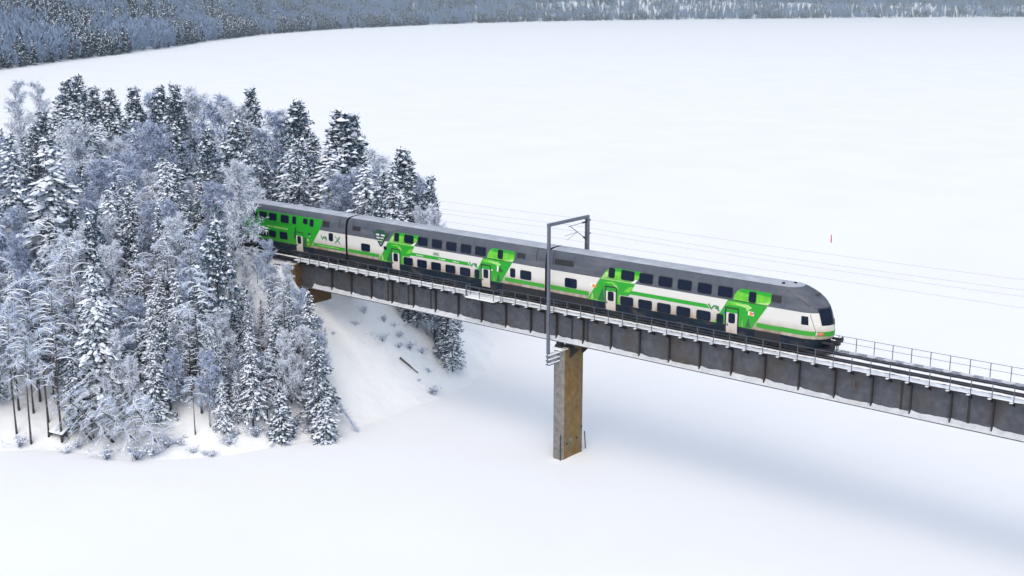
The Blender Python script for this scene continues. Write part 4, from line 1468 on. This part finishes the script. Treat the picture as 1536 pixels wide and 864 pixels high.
# coupler and buffers
b = MB()
b.box(26.6, 27.45, -.16, .16, .86, 1.10); b.box(27.42, 27.75, -.24, .24, .80, 1.18); b.tube([(27.5, .05, .75), (27.55, .05, .35), (27.45, .05, .3)], .05)
b.build('coupler', M['dark'], c.e, bevel=.02)
for y in (-.87, .87):
    b = MB(); b.tube([(26.7, y, 1.06), (27.35, y, 1.06), (27.36, y, 1.06), (27.52, y, 1.06), (27.53, y, 1.06), (27.58, y, 1.06)], [.11, .11, .14, .14, .24, .24], n=16)
    b.build('buffer', M['dark'], c.e)
b = MB()
b.prism([(26.3, -1.3), (26.95, -1.05), (27.15, -.5), (27.15, .5), (26.95, 1.05), (26.3, 1.3)], 'z', .18, .60)
b.build('snow_plough', M['dark'], c.e)
c.bogie(3.2); c.bogie(23.0); c.underframe(); c.finish()

# ---- middle coach
c2 = c = Coach('passenger_coach', -26.4, 'middle double-deck coach, white and grey with a dark green badge at its left end')
green_left(c, .16); green_right(c, .13); mid_stripe(c, .15)
c.vr(17.1, 2.36, 1.0, .40)
stripe_ends(c, [(.3, 4.85)], 1.60, 1.93); stripe_ends(c, [(21.5, 26.2)], 1.58, 1.92)
for a, b_ in ((8.43, 9.66), (10.31, 11.57), (12.22, 13.47), (14.10, 15.36), (15.99, 17.25), (17.83, 19.1)):
    c.window(a, b_, 3.60, 4.36)
c.window(7.05, 7.63, 3.60, 4.37); c.window(20.64, 21.2, 3.60, 4.38)
for a, b_ in ((8.36, 9.55), (10.23, 11.46), (12.13, 13.35), (14.04, 15.24), (15.93, 17.17)):
    c.window(a, b_, 1.38, 2.09)
c.window(17.8, 18.34, 1.37, 2.13); c.window(22.2, 22.72, 2.07, 2.84); c.window(23.4, 24.62, 2.07, 2.83); c.window(2.26, 3.48, 2.02, 2.72)
c.door(6.73, 7.75); c.door(18.7, 19.70)
c.vent(1.0, 2.1, 3.95, 4.42); c.vent(22.9, 23.9, 3.92, 4.44)
c.seam(.95); c.seam(25.2)
# badge with notched top and pale lines of lettering too small to read
c.decal([(3.95, 4.25), (4.45, 4.22), (4.52, 4.46), (5.55, 4.44), (5.62, 4.20), (6.25, 4.24), (5.30, 2.86), (5.12, 2.76), (4.95, 2.86)], 'badge')
for k, (a, b_, z, h) in enumerate(((4.42, 5.72, 3.86, .17), (4.55, 5.58, 3.58, .14), (4.72, 5.45, 3.32, .10), (4.92, 5.28, 3.02, .13))):
    x = a
    r_ = random.Random(k+3)
    while x < b_-.05:
        w = r_.uniform(.08, .17)
        c.decal([(x, z), (min(x+w, b_), z), (min(x+w, b_), z+h), (x, z+h)], 'purewhite' if r_.random() < .75 else ('blue' if r_.random() < .5 else 'palelime'))
        x += w+.05
b = MB(); b.box(5.55, 5.95, -1.66, -1.604, 2.55, 2.86); b.build('side_display', M['glass'], c.e)
for s_, z, n_, w_ in ((10.15, 2.50, 4, .95), (13.1, 2.50, 5, .85), (15.0, 2.50, 4, .85)):
    r_ = random.Random(int(s_*10)); x = s_
    while x < s_+w_:
        w = r_.uniform(.07, .14)
        c.decal([(x, z), (x+w, z), (x+w, z+.11), (x, z+.11)], 'purewhite' if r_.random() < .7 else 'palelime'); x += w+.04
for z in (3.02, 2.88):
    r_ = random.Random(int(z*100)); x = 12.45
    while x < 13.15:
        w = r_.uniform(.06, .13); c.decal([(x, z), (x+w, z), (x+w, z+.09), (x, z+.09)], 'logo'); x += w+.03
# printed figures on the right green panel
c.decal([(20.62, 2.35), (20.80, 2.35), (20.85, 2.85), (20.66, 2.9)], 'purewhite'); c.decal([(20.80, 2.45), (21.2, 2.35), (21.25, 2.55), (20.85, 2.75)], 'badge')
c.decal([(19.9, 2.36), (20.1, 2.34), (20.12, 2.46), (19.95, 2.48)], 'purewhite')
c.bogie(3.4); c.bogie(23.0); c.underframe(); c.finish()
# bellows between coaches
def bellows(parent, s):
    b = MB()
    for k in range(4):
        x = s+k*.08
        w = 1.38 if k % 2 else 1.30
        b.prism([(-w, .9), (w, .9), (w, 4.3), (w*.75, 4.85), (-w*.75, 4.85), (-w, 4.3)], 'x', x, x+.078)
    b.build('gangway_bellows', M['rubber'], parent, fix=True)
bellows(c1.e, -.16); bellows(c2.e, -.16)

# ---- rear coach, green for most of its length
c3 = c = Coach('passenger_coach', -52.8, 'rear double-deck coach, almost all green, coming out of the snowy trees')
c.decal([(.3, 1.32), (20.75, 1.32), (22.30, 3.40), (22.75, 4.50), (.3, 4.50)], 'green')
for z in (3.38,):
    c.decal([(.3, 3.37), (18.0, 3.37), (18.0, 3.42), (.3, 3.42)], 'dgreen')
for a in (1.2, 3.1, 5.0, 6.9, 8.8, 10.7, 12.35):
    c.window(a, a+1.25, 3.60, 4.33)
    c.window(a+.2, a+1.4, 1.72, 2.45)
c.window(14.0, 15.25, 3.60, 4.33); c.window(14.0, 15.08, 1.74, 2.40)
c.window(16.0, 17.27, 3.56, 4.33); c.window(17.93, 18.48, 3.60, 4.35); c.window(20.75, 21.28, 3.63, 4.34)
c.window(19.68, 20.32, 3.80, 4.31); c.window(15.8, 17.0, 1.72, 2.46); c.window(23.75, 24.32, 2.45, 3.21)
c.door(18.53, 19.52)
c.decal([(18.05, 2.0), (18.38, 2.0), (18.55, 3.25), (18.35, 3.25)], 'badge')
c.decal([(19.66, 1.34), (20.1, 1.34), (20.15, 2.25), (19.7, 2.3)], 'dgreen')
c.decal([(20.35, 2.55), (20.8, 2.55), (20.85, 2.85), (20.45, 2.9)], 'badge'); c.decal([(20.4, 2.5), (20.8, 2.5), (20.75, 2.6)], 'purewhite')
c.decal([(20.2, 1.95), (20.55, 1.92), (20.5, 2.2), (20.25, 2.25)], 'palelime'); c.decal([(20.25, 1.6), (20.6, 1.6), (20.5, 1.8)], 'orange')
for z0, z1 in ((2.78, 2.98),):
    x = 13.6
    r_ = random.Random(8)
    while x < 16.9:
        w = r_.uniform(.12, .26); c.decal([(x, z0), (x+w, z0), (x+w, z1), (x, z1)], 'palelime'); x += w+.07
c.vr(22.5, 2.42, .9, .40)
# crossed fork and knife sign
c.stroke([(24.72, 2.30), (25.28, 2.82)], .10, 'logo'); c.stroke([(25.45, 2.28), (24.95, 2.75)], .10, 'logo'); c.stroke([(24.97, 2.72), (24.72, 3.02)], .07, 'logo')
for d in (-.09, 0, .09): c.stroke([(25.24+d*.7, 2.80-d*.7), (25.40+d*.8, 3.00-d*.5)], .04, 'logo')
stripe_ends(c, [(21.25, 26.2)], 1.58, 1.92)
x = 22.1
r_ = random.Random(9)
while x < 25.2:
    w = r_.uniform(.08, .2); c.decal([(x, 1.70), (x+w, 1.70), (x+w, 1.80), (x, 1.80)], 'palelime'); x += w+.06
c.vent(22.75, 23.75, 3.82, 4.44)
c.seam(25.3)
c.bogie(3.4); c.bogie(23.0); c.underframe(); c.finish()

# ------------------------------------------------------------------ small things on the snow
p = at_depth(1247.5, 364, 10)
def on_ice(px, py, z=ICE):
    d = ray(px, py); return CP+d*((z-CP.z)/d.z)
p = on_ice(1247, 364)
b = MB(); b.tube([(p.x, p.y, ICE-.2), (p.x-.02, p.y-.1, ICE+1.0)], .10, n=8); b.tube([(p.x-.02, p.y-.1, ICE+1.0), (p.x-.05, p.y-.15, ICE+1.45)], .08, n=8)
tag(b.build('marker_pole', M['red']), 'small red marker pole standing alone on the open lake snow', 'marker pole')

# snow-covered jetty on the shore
def gpt(px, py, dz=.12):
    d = ray(px, py)
    t = 60.0
    while t < 400:
        q = CP+d*t
        if q.z < ground(q.x, q.y) or q.z < ICE: break
        t += .15
    q.z = max(ground(q.x, q.y), ICE)+dz
    return q
ja, jb = gpt(86, 661, .55), gpt(133, 616, .75)
jd = (jb-ja).normalized()
e = empty('jetty', ja+jd*5.2)
e.rotation_euler = jd.to_track_quat('X', 'Z').to_euler()
tag(e, 'old snow-covered wooden jetty reaching out from the shore at lower left', 'jetty')
b = MB()
for k in range(20): b.box(-5.2+k*.36, -5.2+k*.36+.32, -.9, .9, .10, .18)
b.box(-5.3, 2.1, -.85, -.70, -.10, .098); b.box(-5.3, 2.1, .70, .85, -.10, .098)
b.build('jetty_deck', M['timber'], e)
b = MB(); b.box(-5.25, 2.05, -.92, .92, .183, .40); b.build('jetty_snow', M['snow'], e, bevel=.12)
for x, y in ((1.8, -.78), (1.8, .78), (-1.5, -.78), (-1.5, .78), (-4.8, -.78), (-4.8, .78)):
    b = MB(); b.tube([(x, y, -1.2), (x, y, .098)], .10, n=8); b.build('jetty_post', M['bark'], e)

def log(p, q, r_, label, name='fallen_log', snow=True):
    e = empty(name, p); tag(e, label, 'log' if name == 'fallen_log' else 'tree')
    P, Q = Vector((0, 0, 0)), Vector(q)-Vector(p)
    b = MB(); b.tube([P, P.lerp(Q, .5)+Vector((0, 0, .05)), Q], [r_, r_*.9, r_*.5], n=8); b.build('log_stem', M['bark'], e)
    if snow:
        b = MB(); b.tube([P.lerp(Q, t)+Vector((0, 0, r_*.75)) for t in (.03, .3, .6, .95)], [r_*.5, r_*.75, r_*.7, r_*.3], n=7); b.build('log_snow', M['snow'], e)
    return e
log(gpt(600, 540, .25), gpt(627, 562, .15), .13, 'dark fallen log lying on the open bank below the bridge')
# thin birch bowed right over onto the ice
a, q = gpt(470, 580), gpt(536, 648)
e = empty('bowed_birch', a); tag(e, 'thin frosted birch bowed over so its tip touches the lake snow', 'tree')
b = MB(); pts = []
for k in range(15):
    t = k/14
    v = Vector((0, 0, 0)).lerp(q-a, t); v.z += 0.9*math.sin(math.pi*t**.8)*(1-t*.3)
    pts.append(v)
b.tube(pts, [.06-.045*k/14 for k in range(15)], n=6); b.build('trunk', M['bark'], e)
s = Soup(); rng = np.random.default_rng(77)
P = np.array([tuple(v) for v in pts])
tt = rng.uniform(.45, 1, 420)
S0 = np.stack([np.interp(tt, np.linspace(0, 1, 15), P[:, i]) for i in range(3)], 1)
dv = norm(np.array(tuple((q-a).normalized()))*.8+rng.normal(0, .45, (420, 3)))
S1 = S0+dv*rng.uniform(.2, .9, 420)[:, None]
S1[:, 2] = np.maximum(S1[:, 2], (q-a).z-.02+0.05)
s.quads(ribbons(rng, S0, S1, np.full(420, .03)), 0)
link_mesh('crown', s.mesh('crown', [M['frost']]), e)

# frosted scrub on the bank and along the shore
def shrub_mesh(seed, n=170, h=.9, w=.8, snow=True):
    rng = np.random.default_rng(seed); s = Soup()
    st_ = rng.normal(0, .12, (16, 3)); st_[:, 2] = -.1
    en = np.stack([rng.normal(0, w*.6, 16), rng.normal(0, w*.6, 16), rng.uniform(.5, 1, 16)*h], 1)
    s.quads(ribbons(rng, st_, en, np.full(16, .04)), 1)
    i = rng.integers(0, 16, n); a = rng.uniform(.3, 1, n)[:, None]
    p0 = st_[i]*(1-a)+en[i]*a
    p1 = p0+norm(rng.normal(0, .6, (n, 3))+[0, 0, .35])*rng.uniform(.15, .42, n)[:, None]
    f = rng.random(n) < .65
    q_ = ribbons(rng, p0, p1, np.full(n, .035)); s.quads(q_[f], 0); s.quads(q_[~f], 1)
    if snow:
        c_ = en[rng.integers(0, 16, 16)]*rng.uniform(.5, 1, (16, 1)); s.tris(domes(rng, c_, rng.uniform(.06, .16, 16), np.full(16, .06)), 2)
    return s.mesh('shrub', [M['frost'], M['twig'], M['pad']])
SH = [shrub_mesh(81), shrub_mesh(82, 220, 1.2, .9), shrub_mesh(83, 120, .6, .7)]
shr = [(528, 452, 1.2), (546, 470, 0.8), (532, 488, 1.0), (558, 505, 0.9), (574, 512, 0.9), (598, 505, 1.2), (598, 522, 0.9), (614, 525, 1.0), (632, 530, 1.2), (500, 502, 0.5), (650, 592, 1.1), (628, 572, 0.5), (505, 598, 0.4), (643, 560, 0.6), (650, 592, 1.0), (467, 652, 1.3), (470, 640, 1.2), (590, 490, .8), (575, 482, .9),
       (290, 681, .6), (307, 683, .6), (317, 685, .7), (160, 690, 1.1), (140, 700, 1.0), (182, 702, 1.3), (205, 690, 1.4), (230, 684, 1.2), (120, 672, 1.0), (250, 672, 1.2), (270, 668, 1.0), (345, 668, 1.0), (385, 655, 1.1), (350, 655, 1.2), (420, 640, 1.2), (445, 640, 1.0), (400, 650, 1.0), (100, 680, .8), (30, 672, 1.0)]
for i, (px, py, k) in enumerate(shr):
    q = gpt(px, py, -.02)
    if px < 470 and py > 630 and land_dist(q.x, q.y) < -4.5: continue
    e = link_mesh('frosted_shrub', SH[i % 3], None, q)
    e.rotation_euler = (0, 0, i*1.7); k *= .75 if px > 480 else 1
    e.scale = (k*1.1, k*1.1, k)
    if px > 480: tag(e, 'low frosted shrub poking out of the snow on the open bank by the bridge', 'shrub', 'shrubs on the open bank')
    else: tag(e, 'low frosted shrub at the foot of the trees along the shore', 'shrub', 'shrubs along the shore')
# broken, snow-lined stems leaning out over the ice
for (px, py, H, la, lb, lab) in [
        (172, 664, 7.0, .50, -.42, 'snow-lined bare tree leaning far out over the ice right of the jetty'),
        (206, 664, 6.0, .62, -.15, 'bare bent tree in the shore thicket with its crown bowed to the snow'),
        (236, 666, 6.0, .45, .1, 'leaning bare tree with white boughs left of the padded spruce'),
        (140, 662, 6.0, .40, -.5, 'small bare tree tipped towards the jetty')]:
    q = gpt(px, py, -.05)
    plant('bare', q.x, q.y, H, lab, 'leaning trees on the shore', var=2, rz=0, wide=2.0, lean=(la, lb), z=q.z)

# ------------------------------------------------------------------ haze
b = MB(); b.box(-4200, 1200, -700, 6500, ICE-4.5, 120)
hz = b.build('haze', None)
hm = bpy.data.materials.new('haze_air'); hm.use_nodes = True
hm.node_tree.nodes.clear()
ho = hm.node_tree.nodes.new('ShaderNodeOutputMaterial'); hv = hm.node_tree.nodes.new('ShaderNodeVolumePrincipled')
hv.inputs['Color'].default_value = (.80, .94, 1.0, 1); hv.inputs['Density'].default_value = 0.00013; hv.inputs['Anisotropy'].default_value = 0.2
hm.node_tree.links.new(hv.outputs[0], ho.inputs['Volume'])
hz.data.materials.clear(); hz.data.materials.append(hm)
tag(hz, 'thin bluish winter haze over the lake', 'haze', kind='stuff')
